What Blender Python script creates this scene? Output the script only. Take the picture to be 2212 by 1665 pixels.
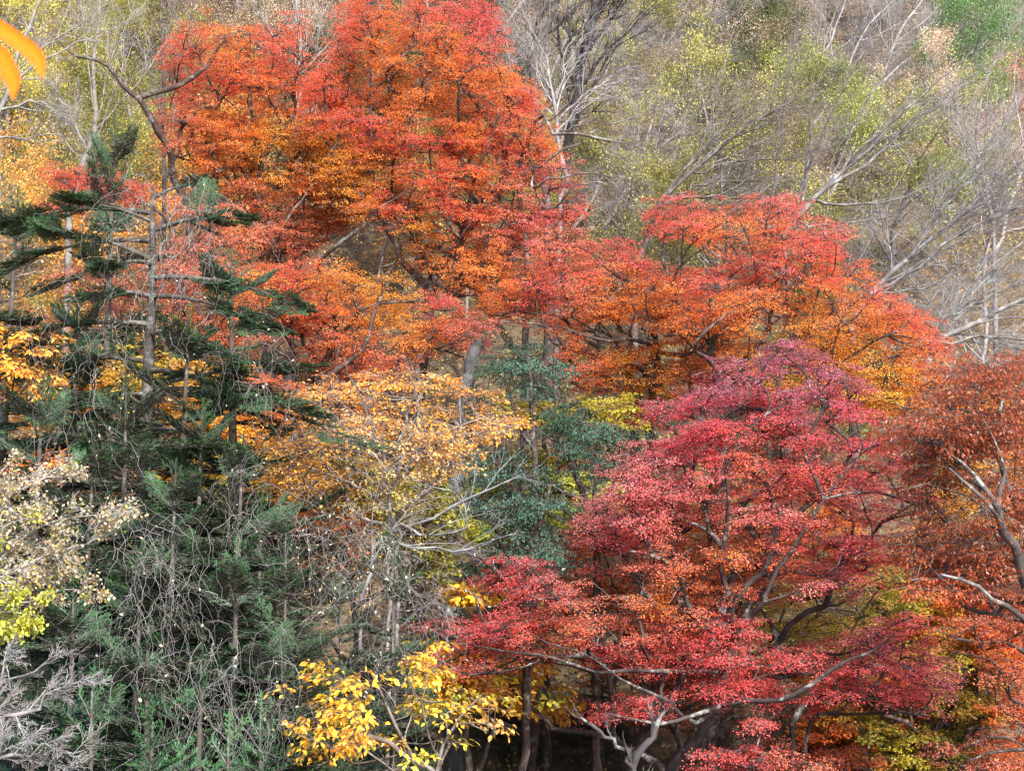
import bpy, math, random
import numpy as np
from mathutils import Vector
from mathutils.noise import noise as mnoise

for o in list(bpy.data.objects):
    bpy.data.objects.remove(o)
S = bpy.context.scene
COL = S.collection
R = math.radians
rng = np.random.default_rng(7)
random.seed(7)

# ------------------------------------------------------------------ camera, sky, sun, exposure
PITCH = R(6.0)
HF = math.tan(R(20.0))
cd = bpy.data.cameras.new('camera')
cam = bpy.data.objects.new('camera', cd)
COL.objects.link(cam)
cam.location = (0, 0, 0)
cam.rotation_euler = (R(90) + PITCH, 0, 0)
cd.sensor_width = 36
cd.lens = 18 / HF
cd.clip_start = 0.05
cd.clip_end = 2000
cd.dof.use_dof = True
cd.dof.focus_distance = 32
cd.dof.aperture_fstop = 14
S.camera = cam

SUN_AZ, SUN_EL = R(156), R(40)      # azimuth clockwise from +Y, elevation
w = bpy.data.worlds.new('World')
S.world = w
w.use_nodes = True
nt = w.node_tree
sky = nt.nodes.new('ShaderNodeTexSky')
sky.sky_type = 'NISHITA'
sky.sun_disc = False
sky.sun_elevation = SUN_EL
sky.sun_rotation = SUN_AZ
nt.links.new(sky.outputs[0], nt.nodes['Background'].inputs[0])
nt.nodes['Background'].inputs[1].default_value = 0.15
sl = bpy.data.lights.new('sun', 'SUN')
sl.energy = 2.5
sl.angle = R(0.6)
sl.color = (1.0, 0.95, 0.88)
sun = bpy.data.objects.new('sun', sl)
COL.objects.link(sun)
sd = Vector((math.sin(SUN_AZ) * math.cos(SUN_EL), math.cos(SUN_AZ) * math.cos(SUN_EL), math.sin(SUN_EL)))
sun.rotation_euler = sd.to_track_quat('Z', 'Y').to_euler()
S.view_settings.view_transform = 'Standard'
S.view_settings.look = 'None'
S.view_settings.exposure = 2.12
S.view_settings.gamma = 1
cy = S.cycles
cy.max_bounces = 8
cy.diffuse_bounces = 5
cy.glossy_bounces = 2
cy.transmission_bounces = 3
cy.transparent_max_bounces = 4
cy.use_denoising = True
cy.denoiser = 'OPENIMAGEDENOISE'
cy.filter_width = 1.4

# ------------------------------------------------------------------ helpers
CP, SP = math.cos(PITCH), math.sin(PITCH)


def at(u, v, D):
    """point at world depth y = D seen at (u, v) of the 2212 x 1665 picture"""
    u = np.asarray(u, float); v = np.asarray(v, float); D = np.asarray(D, float)
    nx = (u - 1106) / 1106 * HF
    ny = (832.5 - v) / 1106 * HF
    dy = CP - ny * SP
    return np.stack([nx / dy * D, D + 0 * u, (SP + ny * CP) / dy * D], -1)


def uv(P):
    P = np.asarray(P)
    f = P[..., 1] * CP + P[..., 2] * SP
    up = -P[..., 1] * SP + P[..., 2] * CP
    return np.stack([1106 + P[..., 0] / f / HF * 1106, 832.5 - up / f / HF * 1106], -1)


def ground(x, y):
    y = np.asarray(y, float)
    x = np.asarray(x, float)
    z = np.interp(y, [-40, 2, 14, 34, 60, 120, 220, 500], [-1.6, -1.7, -9.4, -9, 13, 62, 150, 260])
    return z + 0.5 * np.sin(x * .21 + y * .13) + 0.35 * np.sin(x * .53 - y * .31 + 2) - (0.02 * x)


def lin(c):
    c = np.asarray(c, float) / 255
    return np.where(c <= .04045, c / 12.92, ((c + .055) / 1.055) ** 2.4)


def nrm(a):
    return a / (np.linalg.norm(a, axis=-1, keepdims=True) + 1e-9)


def inside(poly, P):
    poly = np.asarray(poly, float)
    x, y = P[:, 0], P[:, 1]
    r = np.zeros(len(P), bool)
    n = len(poly)
    j = n - 1
    for i in range(n):
        xi, yi = poly[i]; xj, yj = poly[j]
        c = ((yi > y) != (yj > y)) & (x < (xj - xi) * (y - yi) / (yj - yi + 1e-9) + xi)
        r ^= c
        j = i
    return r


class MB:
    def __init__(s):
        s.v = []; s.f = {}; s.c = []; s.n = 0

    def add(s, V, F, C=None):
        """V (n,3); F (m,k); C (n,3)"""
        if len(V) == 0:
            return
        s.f.setdefault(F.shape[1], []).append(F + s.n)
        s.v.append(np.asarray(V, np.float32))
        if C is None:
            C = np.ones((len(V), 3))
        s.c.append(np.broadcast_to(np.asarray(C, np.float32), (len(V), 3)))
        s.n += len(V)

    def mesh(s, name, mat, smooth=False):
        me = bpy.data.meshes.new(name)
        V = np.concatenate(s.v).astype(np.float32)
        C = np.concatenate(s.c)
        idx = []; tot = []
        for k, L in s.f.items():
            F = np.concatenate(L)
            idx.append(F.ravel()); tot.append(np.full(len(F), k))
        idx = np.concatenate(idx).astype(np.int32)
        tot = np.concatenate(tot).astype(np.int32)
        st = np.concatenate([[0], np.cumsum(tot)[:-1]]).astype(np.int32)
        me.vertices.add(len(V)); me.vertices.foreach_set('co', V.ravel())
        me.loops.add(len(idx)); me.loops.foreach_set('vertex_index', idx)
        me.polygons.add(len(tot)); me.polygons.foreach_set('loop_start', st)
        me.polygons.foreach_set('loop_total', tot)
        if smooth:
            me.polygons.foreach_set('use_smooth', np.ones(len(tot), bool))
        a = me.color_attributes.new('col', 'FLOAT_COLOR', 'POINT')
        c4 = np.ones((len(V), 4), np.float32); c4[:, :3] = C
        a.data.foreach_set('color', c4.ravel())
        me.update(calc_edges=True)
        me.materials.append(mat)
        return me

    def build(s, name, mat, parent=None, color=None, smooth=False, origin=None):
        if origin is not None:
            s.v = [a - np.asarray(origin, np.float32) for a in s.v]
        me = s.mesh(name, mat, smooth)
        o = bpy.data.objects.new(name, me)
        COL.objects.link(o)
        if parent is not None:
            o.parent = parent
        elif origin is not None:
            o.location = origin
        if color is not None:
            o.color = (*color, 1)
        return o


def empty(name, loc, label, cat, group=None):
    o = bpy.data.objects.new(name, None)
    COL.objects.link(o)
    o.location = loc
    o.empty_display_size = .3
    tag(o, label, cat, group)
    return o


def tag(o, label=None, cat=None, group=None, kind=None):
    if label: o['label'] = label
    if cat: o['category'] = cat
    if group: o['group'] = group
    if kind: o['kind'] = kind


def copy_tree(o, parent=None):
    c = o.copy(); COL.objects.link(c); c.parent = parent
    for ch in list(o.children):
        copy_tree(ch, c)
    return c


# ------------------------------------------------------------------ materials
def new_mat(name):
    m = bpy.data.materials.new(name)
    m.use_nodes = True
    n = m.node_tree
    return m, n, n.nodes['Principled BSDF'], n.nodes['Material Output']


def leaf_mat(name, trans=.42, rough=.45, spec=.45, tint=(1.1, 1.0, .8)):
    m, n, p, out = new_mat(name)
    at_ = n.nodes.new('ShaderNodeAttribute'); at_.attribute_name = 'col'
    oi = n.nodes.new('ShaderNodeObjectInfo')
    mx = n.nodes.new('ShaderNodeMix'); mx.data_type = 'RGBA'; mx.blend_type = 'MULTIPLY'
    mx.inputs[0].default_value = 1
    n.links.new(at_.outputs['Color'], mx.inputs[6])
    n.links.new(oi.outputs['Color'], mx.inputs[7])
    n.links.new(mx.outputs[2], p.inputs['Base Color'])
    p.inputs['Roughness'].default_value = rough
    p.inputs['Specular IOR Level'].default_value = spec
    t = n.nodes.new('ShaderNodeBsdfTranslucent')
    m2 = n.nodes.new('ShaderNodeMix'); m2.data_type = 'RGBA'; m2.blend_type = 'MULTIPLY'
    m2.inputs[0].default_value = 1
    m2.inputs[7].default_value = (*tint, 1)
    n.links.new(mx.outputs[2], m2.inputs[6])
    n.links.new(m2.outputs[2], t.inputs['Color'])
    ms = n.nodes.new('ShaderNodeMixShader'); ms.inputs[0].default_value = trans
    n.links.new(p.outputs[0], ms.inputs[1]); n.links.new(t.outputs[0], ms.inputs[2])
    n.links.new(ms.outputs[0], out.inputs[0])
    return m


def bark_mat(name, lichen=.5, scale=5.0):
    m, n, p, out = new_mat(name)
    oi = n.nodes.new('ShaderNodeObjectInfo')
    tc = n.nodes.new('ShaderNodeTexCoord')
    no = n.nodes.new('ShaderNodeTexNoise'); no.inputs['Scale'].default_value = scale; no.inputs['Detail'].default_value = 5
    n.links.new(tc.outputs['Object'], no.inputs['Vector'])
    cr = n.nodes.new('ShaderNodeValToRGB')
    cr.color_ramp.elements[0].position = .35; cr.color_ramp.elements[0].color = (.55, .5, .45, 1)
    cr.color_ramp.elements[1].position = .7; cr.color_ramp.elements[1].color = (1.35, 1.3, 1.25, 1)
    n.links.new(no.outputs[0], cr.inputs[0])
    mx = n.nodes.new('ShaderNodeMix'); mx.data_type = 'RGBA'; mx.blend_type = 'MULTIPLY'; mx.inputs[0].default_value = 1
    n.links.new(oi.outputs['Color'], mx.inputs[6]); n.links.new(cr.outputs[0], mx.inputs[7])
    n2 = n.nodes.new('ShaderNodeTexNoise'); n2.inputs['Scale'].default_value = scale * .8; n2.inputs['Detail'].default_value = 8
    n2.inputs['Roughness'].default_value = .7
    n.links.new(tc.outputs['Object'], n2.inputs['Vector'])
    c2 = n.nodes.new('ShaderNodeValToRGB')
    c2.color_ramp.elements[0].position = .54; c2.color_ramp.elements[0].color = (0, 0, 0, 1)
    c2.color_ramp.elements[1].position = .6; c2.color_ramp.elements[1].color = (lichen, lichen, lichen, 1)
    n.links.new(n2.outputs[0], c2.inputs[0])
    m3 = n.nodes.new('ShaderNodeMix'); m3.data_type = 'RGBA'
    n.links.new(c2.outputs[0], m3.inputs[0])
    n.links.new(mx.outputs[2], m3.inputs[6]); m3.inputs[7].default_value = (.27, .28, .255, 1)
    n.links.new(m3.outputs[2], p.inputs['Base Color'])
    p.inputs['Roughness'].default_value = .85
    p.inputs['Specular IOR Level'].default_value = .2
    bp = n.nodes.new('ShaderNodeBump'); bp.inputs['Strength'].default_value = .5; bp.inputs['Distance'].default_value = .03
    n.links.new(n2.outputs[0], bp.inputs['Height']); n.links.new(bp.outputs[0], p.inputs['Normal'])
    return m


M_LEAF = leaf_mat('autumn_leaf', .55, .42, .5)
M_BROAD = leaf_mat('broad_leaf', .4, .4, .5)
M_NEEDLE = leaf_mat('fir_needle', .2, .55, .22, (1, 1, .6))
M_FAR = leaf_mat('slope_leaf', .35, .55, .35)
M_BARK = bark_mat('dark_bark', .35)
M_GREY = bark_mat('lichened_bark', .6, 3)
m, n, p, out = new_mat('forest_floor')
tc = n.nodes.new('ShaderNodeTexCoord')
no = n.nodes.new('ShaderNodeTexNoise'); no.inputs['Scale'].default_value = 2.5; no.inputs['Detail'].default_value = 12; no.inputs['Roughness'].default_value = .75
n.links.new(tc.outputs['Object'], no.inputs['Vector'])
cr = n.nodes.new('ShaderNodeValToRGB')
e = cr.color_ramp.elements
e[0].position = .35; e[0].color = (.02, .016, .012, 1)
e[1].position = .7; e[1].color = (.19, .12, .055, 1)
x = cr.color_ramp.elements.new(.5); x.color = (.075, .05, .03, 1)
n.links.new(no.outputs[0], cr.inputs[0]); n.links.new(cr.outputs[0], p.inputs['Base Color'])
p.inputs['Roughness'].default_value = .95
bp = n.nodes.new('ShaderNodeBump'); bp.inputs['Strength'].default_value = .8; bp.inputs['Distance'].default_value = .15
n.links.new(no.outputs[0], bp.inputs['Height']); n.links.new(bp.outputs[0], p.inputs['Normal'])
M_GROUND = m

# ------------------------------------------------------------------ terrain
gx = np.linspace(-260, 260, 131)
gy = np.concatenate([np.linspace(-40, 0, 9), np.linspace(1, 130, 130), np.linspace(136, 480, 40)])
X, Y = np.meshgrid(gx, gy)
Z = ground(X, Y) + rng.normal(0, .06, X.shape)
V = np.stack([X, Y, Z], -1).reshape(-1, 3)
ii = np.arange(len(gx) * len(gy)).reshape(len(gy), len(gx))
F = np.stack([ii[:-1, :-1], ii[:-1, 1:], ii[1:, 1:], ii[1:, :-1]], -1).reshape(-1, 4)
b = MB(); b.add(V, F)
tag(b.build('hillside', M_GROUND, smooth=True), kind='structure')


# ------------------------------------------------------------------ tubes
def tubes(b, P, Rad, sides=3, col=None):
    """P (n,k,3) polylines, Rad (n,k)"""
    P = np.asarray(P, float); Rad = np.asarray(Rad, float)
    n, k, _ = P.shape
    if n == 0: return
    T = nrm(np.gradient(P, axis=1))
    m_ = nrm(T.mean(1))
    ref = np.where(np.abs(m_[:, 2:3]) > .85, np.array([[1., .1, 0]]), np.array([[.1, .05, 1.]]))
    A = nrm(np.cross(T, ref[:, None, :]))
    B = np.cross(T, A)
    th = np.arange(sides) / sides * 2 * math.pi
    V = P[:, :, None, :] + Rad[:, :, None, None] * (A[:, :, None, :] * np.cos(th)[None, None, :, None] + B[:, :, None, :] * np.sin(th)[None, None, :, None])
    id_ = np.arange(n * k * sides).reshape(n, k, sides)
    nx_ = np.roll(id_, -1, axis=2)
    F = np.stack([id_[:, :-1], nx_[:, :-1], nx_[:, 1:], id_[:, 1:]], -1).reshape(-1, 4)
    C = None
    if col is not None:
        C = np.broadcast_to(col[:, None, None, :], (n, k, sides, 3)).reshape(-1, 3)
    b.add(V.reshape(-1, 3), F, C)


def resample(pts, k, smooth=True):
    pts = np.asarray(pts, float)
    t = np.concatenate([[0], np.cumsum(np.linalg.norm(np.diff(pts[:, :3], axis=0), axis=1))])
    tt = np.linspace(0, t[-1], k)
    if smooth and len(pts) > 2:
        # Catmull-Rom through the points
        o = np.zeros((k, pts.shape[1]))
        for i, x in enumerate(tt):
            j = min(np.searchsorted(t, x, side='right') - 1, len(pts) - 2)
            f = (x - t[j]) / (t[j + 1] - t[j] + 1e-9)
            p0 = pts[max(j - 1, 0)]; p1 = pts[j]; p2 = pts[j + 1]; p3 = pts[min(j + 2, len(pts) - 1)]
            o[i] = .5 * ((2 * p1) + (-p0 + p2) * f + (2 * p0 - 5 * p1 + 4 * p2 - p3) * f * f + (-p0 + 3 * p1 - 3 * p2 + p3) * f ** 3)
        return o
    return np.stack([np.interp(tt, t, pts[:, c]) for c in range(pts.shape[1])], -1)


# ------------------------------------------------------------------ leaves
# every leaf template: verts (m,3) along +x, normal +z, unit length
KITE = (np.array([[0, 0, 0], [.42, .36, .06], [1, 0, -.06], [.42, -.36, .06]]), np.array([[0, 1, 2, 3]]))
NARROW = (np.array([[0, 0, 0], [.4, .2, .05], [1, 0, -.08], [.4, -.2, .05]]), np.array([[0, 1, 2, 3]]))
OVAL = (np.array([[0, 0, 0], [.22, .2, .06], [.62, .25, .05], [1, 0, -.1], [.62, -.25, .05], [.22, -.2, .06], [.5, 0, -.03]]),
        np.array([[0, 6, 2, 1], [6, 3, 2, 2], [0, 5, 4, 6], [6, 4, 3, 3]]))
# avoid degenerate quads: use triangles for OVAL
OVAL = (OVAL[0], np.array([[0, 6, 1], [1, 6, 2], [2, 6, 3], [3, 6, 4], [4, 6, 5], [5, 6, 0]]))


def leaves(b, P, X, N, size, col, tmpl=KITE):
    """P (n,3) leaf bases, X (n,3) direction, N (n,3) normal, size (n,), col (n,3)"""
    n = len(P)
    if n == 0: return
    X = nrm(X); Y = nrm(np.cross(N, X)); Z = np.cross(X, Y)
    Vt, Ft = tmpl
    M = len(Vt)
    V = P[:, None, :] + size[:, None, None] * (Vt[None, :, 0, None] * X[:, None] + Vt[None, :, 1, None] * Y[:, None] + Vt[None, :, 2, None] * Z[:, None])
    F = (Ft[None] + (np.arange(n) * M)[:, None, None]).reshape(-1, Ft.shape[1])
    C = np.repeat(col, M, axis=0)
    b.add(V.reshape(-1, 3), F, C)


def spray_template(kind, seed):
    """flat fan of leaves on a forked twig, axis +x, unit-ish length 1; returns leaf bases, dirs and twig polylines"""
    r = np.random.default_rng(seed)
    axes = [(np.array([0., 0, 0]), 0.0, 1.0)]
    for t, sgn in zip(np.linspace(.18, .85, 6), [1, -1, 1, -1, 1, -1]):
        axes.append((np.array([t, 0, 0]), sgn * r.uniform(.5, .95), (1 - t) * .75 + .15))
    LP, LX, TW = [], [], []
    for a, ang, L in axes:
        d = np.array([math.cos(ang), math.sin(ang), 0])
        tt = np.linspace(0, 1, 4)
        bend = r.normal(0, .07)
        pts = np.stack([a[0] + d[0] * L * tt - bend * tt * tt * d[1], a[1] + d[1] * L * tt + bend * tt * tt * d[0], -.12 * (L * tt) ** 2 + r.normal(0, .02) * tt], -1)
        TW.append(pts)
        nn = max(2, int(L * (6 if kind == 'maple' else 4)))
        for q in np.linspace(.15, 1, nn):
            base = np.array([np.interp(q, tt, pts[:, c]) for c in range(3)])
            for s in ((1, -1) if q < .98 else (0, 1, -1)):
                a2 = ang + s * r.uniform(.6, 1.2)
                LP.append(base + r.normal(0, .015, 3))
                LX.append([math.cos(a2), math.sin(a2), r.normal(-.25, .25)])
    return np.array(LP), np.array(LX), np.array(TW)


SPRAYS = {k: [spray_template(k, s) for s in range(6)] for k in ('maple', 'broad')}


def sprays(bl, bt, P, D, size, col, kind, leaf, up=None, jit=.5, tmpl=KITE, fleck=.16, twr=.004, keep=1.0, droop=0.):
    """P (n,3) bases, D (n,3) axis directions, size (n,), col (n,3)"""
    n = len(P)
    if up is None:
        up = np.tile([0, 0, 1.], (n, 1))
    X = nrm(D); Y = nrm(np.cross(up, X)); Z = np.cross(X, Y)
    which = rng.integers(0, 6, n)
    for k in range(6):
        m_ = which == k
        if not m_.any(): continue
        LP, LX, TW = SPRAYS[kind][k]
        Mt = np.stack([X[m_], Y[m_], Z[m_]], 1)            # rows
        s = size[m_]
        P2 = P[m_][:, None] + np.einsum('lc,ncd->nld', LP, Mt) * s[:, None, None]
        X2 = np.einsum('lc,ncd->nld', LX, Mt)
        nl = P2.shape[0] * P2.shape[1]
        P2 = P2.reshape(nl, 3) + rng.normal(0, .025, (nl, 3)); X2 = X2.reshape(nl, 3) + rng.normal(0, .25, (nl, 3))
        X2[:, 2] -= droop
        N2 = np.repeat(Z[m_], LP.shape[0], 0) + rng.normal(0, jit, (nl, 3))
        C2 = np.repeat(col[m_], LP.shape[0], 0) * np.exp(rng.normal(0, fleck, (nl, 1))) * np.exp(rng.normal(0, fleck * .7, (nl, 3)) * np.array([[.3, 1, .6]]))
        sz = leaf * rng.uniform(.7, 1.25, nl)
        kk = rng.random(nl) < keep
        leaves(bl, P2[kk], X2[kk], N2[kk], sz[kk], np.clip(C2[kk], 0, .95), tmpl)
        if bt is not None:
            T2 = P[m_][:, None, None] + np.einsum('tkc,ncd->ntkd', TW, Mt) * s[:, None, None, None]
            T2 = T2.reshape(-1, 4, 3)
            rr = np.broadcast_to(np.linspace(twr, twr * .5, 4)[None], T2.shape[:2])
            tubes(bt, T2, rr, 3)


# ------------------------------------------------------------------ balanced skeleton
class Skel:
    def __init__(s, P0):
        s.p = [np.array(P0, float)]; s.par = [-1]; s.L = [0.0]; s.paths = []; s.w = [0.0]; s.fix = {}

    def add_path(s, a, pts, w=0.0, rad=None):
        """pts (m,3) continuing from node a"""
        ids = [a]
        for q, P in enumerate(pts):
            s.L.append(s.L[ids[-1]] + float(np.linalg.norm(P - s.p[ids[-1]])))
            s.p.append(np.array(P, float)); s.par.append(ids[-1]); s.w.append(0.0)
            ids.append(len(s.p) - 1)
            if rad is not None: s.fix[ids[-1]] = rad[q]
        s.w[-1] += w
        s.paths.append(ids)
        return ids

    def near(s, t, bf):
        A = np.array(s.p)
        d = np.linalg.norm(A - t, axis=1) + bf * np.array(s.L)
        # do not hang from points above the target by much
        d += np.maximum(0, A[:, 2] - t[2] - .3) * .5
        return int(np.argmin(d))

    def grow_to(s, t, bf=.3, w=1.0, step=.4, wob=.1):
        a = s.near(t, bf)
        A = s.p[a]
        dist = float(np.linalg.norm(t - A))
        k = max(2, int(dist / step))
        if s.par[a] >= 0:
            pd = nrm(A - s.p[s.par[a]])
        else:
            pd = np.array([0, 0, 1.])
        c = A + (pd * .45 + nrm(t - A) * .25 + np.array([0, 0, -.08])) * dist * .6
        tt = np.linspace(0, 1, k + 1)[1:, None]
        pts = (1 - tt) ** 2 * A + 2 * (1 - tt) * tt * c + tt * tt * t
        pts[:-1] += rng.normal(0, wob * min(1, dist) * .4, (k - 1 + 0, 3)) if k > 1 else 0
        return s.add_path(a, pts, w)

    def radii(s, tip=.01, ex=.46):
        w = np.array(s.w)
        for i in range(len(w) - 1, 0, -1):
            w[s.par[i]] += w[i]
        r = tip * np.maximum(w, .6) ** ex
        for i, v in s.fix.items():
            r[i] = max(v, 0) if v > 0 else r[i]
        return r


def build_skel(sk, tip, ex, thick=.035, sides=(8, 4)):
    """returns (big limbs MB, small MB)"""
    r = sk.radii(tip, ex)
    P = np.array(sk.p)
    big, small = MB(), MB()
    for ids in sk.paths:
        rr = r[ids].copy()
        rr[0] = min(rr[0], rr[1] * 1.15)
        pts = P[ids]
        arr = np.concatenate([pts, rr[:, None]], 1)
        L = np.linalg.norm(np.diff(pts, axis=0), axis=1).sum()
        k = int(min(max(4, L / .3), 40))
        q = resample(arr, k)
        q[:, 3] = np.maximum(q[:, 3], .002)
        if rr.max() > thick:
            q[:, :3] += rng.normal(0, .12, (k, 3)) * q[:, 3:4] * 1.0
            q[:, 3] *= rng.uniform(.9, 1.12, k)
            tubes(big, q[None, :, :3], q[None, :, 3], sides[0])
        else:
            tubes(small, q[None, :, :3], q[None, :, 3], sides[1])
    return big, small, r


def color_at(UV, patches, jit=22, power=4):
    pu = np.array([[a, b_] for a, b_, c in patches], float)
    pc = np.array([lin(PAL[c]) for a, b_, c in patches])
    q = UV + rng.normal(0, jit, UV.shape)
    d = ((q[:, None] - pu[None]) ** 2).sum(-1) + 60.
    w_ = d ** (-power / 2)
    w_ /= w_.sum(1, keepdims=True)
    return w_ @ pc


PAL = dict(
    scarlet=(246, 106, 76), crimson=(244, 102, 98), pink=(244, 132, 130), orange=(246, 142, 60), amber=(246, 168, 58),
    gold=(232, 180, 50), salmon=(238, 132, 98), plum=(186, 94, 112), rust=(212, 108, 58), brown=(158, 80, 46),
    tan=(190, 160, 126), olive=(150, 144, 52), lime=(172, 178, 70), moss=(104, 112, 46), green=(104, 150, 72),
    fir=(42, 68, 44), bluefir=(62, 90, 74), ochre=(205, 150, 64), beige=(172, 160, 134), yolive=(190, 176, 62), wine=(226, 86, 94))


def hero_tree(name, label, cat, D, crowns, patches, limbs, holes=(), T=2.0, group=None, leaf=.045, spray=.56, kind='maple',
              clump=.78, per=11, layers=1.7, flat=.42, bark=(.055, .038, .033), tip=.009, bf=.35, mat=None, tmpl=KITE, base=None,
              jit=.3, barkmat=None, keep=1.0, tw=.0045, droop=0., slope=.0, fleck=.1, out_pitch=-.18, cj=22, ex=.39, dens=1.95, limbk=.62, gap=.42, edge=17, ldz=0.):
    """crowns: polygons in picture coordinates; limbs: lists of (u, v, dD, radius); first limb is the trunk"""
    mat = mat or M_LEAF
    mpp = 2 * HF * D / 2212
    limbs = [[(a, b_, c + ldz, r_) for a, b_, c, r_ in L] for L in limbs]
    t0 = limbs[0]
    first = at(t0[0][0], t0[0][1], D + t0[0][2])
    if base is None:
        base = np.array([first[0], first[1], float(ground(first[0], first[1]))])
    base = np.array(base, float)
    base[2] = min(base[2], first[2] - .3)
    root = empty(name, base, label, cat, group)
    sk = Skel(base)
    for li, L in enumerate(limbs):
        pts = np.array([at(a, b_, D + c) for a, b_, c, r_ in L])
        rad = np.array([r_ for *_, r_ in L]) * limbk
        if li == 0:
            pr = np.concatenate([pts, rad[:, None]], 1)
            pr = np.concatenate([[[*base, rad[0] * 1.35]], pr])
            a = 0
        else:
            A = np.array(sk.p)
            a = int(np.argmin(np.linalg.norm(A - pts[0], axis=1)))
            pr = np.concatenate([pts, rad[:, None]], 1)
            pr = np.concatenate([[[*sk.p[a], rad[0]]], pr])
        Ln = np.linalg.norm(np.diff(pr[:, :3], axis=0), axis=1).sum()
        q = resample(pr, max(4, int(Ln / .45)))
        q[1:-1, :3] += rng.normal(0, .05, (len(q) - 2, 3))
        sk.add_path(a, q[1:, :3], 1.0, q[1:, 3])
    # clumps
    C = []
    for poly in crowns:
        po = np.array(poly, float)
        lo, hi = po.min(0), po.max(0)
        area = 0.5 * abs(np.dot(po[:, 0], np.roll(po[:, 1], 1)) - np.dot(po[:, 1], np.roll(po[:, 0], 1))) * mpp * mpp
        n_ = max(3, int(area / (clump * clump * .55) * layers * dens))
        pts = []
        tries = 0
        while len(pts) < n_ and tries < n_ * 30:
            tries += 1
            q = lo + rng.random(2) * (hi - lo)
            if not inside(po, q[None])[0]: continue
            dd = rng.uniform(-T, T)
            pts.append((q[0], q[1], dd))
        for q in pts:
            C.append(at(q[0], q[1], D + q[2] + slope * (832 - q[1]) * mpp))
    C = np.array(C)
    order = np.argsort(np.linalg.norm(C - base, axis=1))
    C = C[order]
    # connecting every clump
    for c in C:
        sk.grow_to(c - [0, 0, .15], bf, 4.0, .45, .16)
    # sprays
    n_ = len(C) * per
    ci = np.repeat(np.arange(len(C)), per)
    rad_ = clump * .75
    off = rng.normal(0, 1, (n_, 3)); off = nrm(off) * (rng.random((n_, 1)) ** .5)
    Q = C[ci] + off * np.array([rad_, rad_, rad_ * flat])
    ax = C.mean(0)
    outd = C[ci] - ax; outd[:, 2] = 0
    dirs = nrm(outd) * .6 + off * np.array([1, 1, 0]) * 1.0 + rng.normal(0, .45, (n_, 3)) * np.array([1, 1, .3])
    dirs = nrm(dirs); dirs[:, 2] += out_pitch + rng.normal(0, .12, n_)
    sz = spray * rng.uniform(.7, 1.2, n_)
    mid = Q + nrm(dirs) * sz[:, None] * .5
    U_ = uv(mid)
    ok = np.zeros(n_, bool)
    for poly in crowns:
        ok |= inside(poly, U_ + rng.normal(0, edge, U_.shape))
    if gap < 1:
        gz = np.array([mnoise(Vector((p_[0] * .75, p_[1] * .5, p_[2] * 2.3))) + .45 * mnoise(Vector((p_[0] * 2.2, p_[1] * 1.5 + 9, p_[2] * 5.5))) for p_ in mid])
        ok &= gz < gap + rng.normal(0, .04, n_)
    for h in holes:
        hu, hv, hr = h[:3]
        hs = h[3] if len(h) > 3 else 1.0
        dd = ((U_[:, 0] - hu) ** 2 + ((U_[:, 1] - hv) / hs) ** 2) ** .5
        ok &= ~((dd < hr * rng.uniform(.75, 1.15, n_)) & (rng.random(n_) < .93))
    Q, dirs, sz, U_ = Q[ok], dirs[ok], sz[ok], U_[ok]
    cc = color_at(U_, patches, cj)
    # whole-branch variation
    cl = np.exp(rng.normal(0, .10, (len(C), 1)))[ci[ok]]
    cc = cc * cl
    bl, bt = MB(), MB()
    sprays(bl, bt, Q, dirs, sz, cc, kind, leaf, jit=jit, tmpl=tmpl, twr=tw, keep=keep, droop=droop, fleck=fleck)
    # twigs joining sprays to clump centre
    A = C[ci[ok]] - [0, 0, .15]
    tt = np.linspace(0, 1, 4)[None, :, None]
    md = (A + Q) / 2 + [0, 0, -.05]
    P4 = (1 - tt) ** 2 * A[:, None] + 2 * tt * (1 - tt) * md[:, None] + tt * tt * Q[:, None]
    tubes(bt, P4, np.broadcast_to(np.linspace(tw * 2, tw, 4)[None], P4.shape[:2]), 3)
    big, small, r = build_skel(sk, tip, ex)
    for b_ in (big, small, bl, bt):
        b_.v = [a_ - base.astype(np.float32) for a_ in b_.v]
    bm_ = barkmat or M_BARK
    if big.n: big.build('trunk', bm_, root, bark, True)
    if small.n:
        bt.v += small.v; bt.c += small.c
        for k, L in small.f.items():
            bt.f.setdefault(k, []).extend([f_ + bt.n for f_ in L])
        bt.n += small.n
    bt.build('twigs', bm_, root, bark)
    bl.build('crown', mat, root)
    return root


# ------------------------------------------------------------------ recursive bare growth
def perp(d):
    r_ = rng.normal(0, 1, d.shape)
    return nrm(r_ - (r_ * d).sum(-1, keepdims=True) * d)


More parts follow.
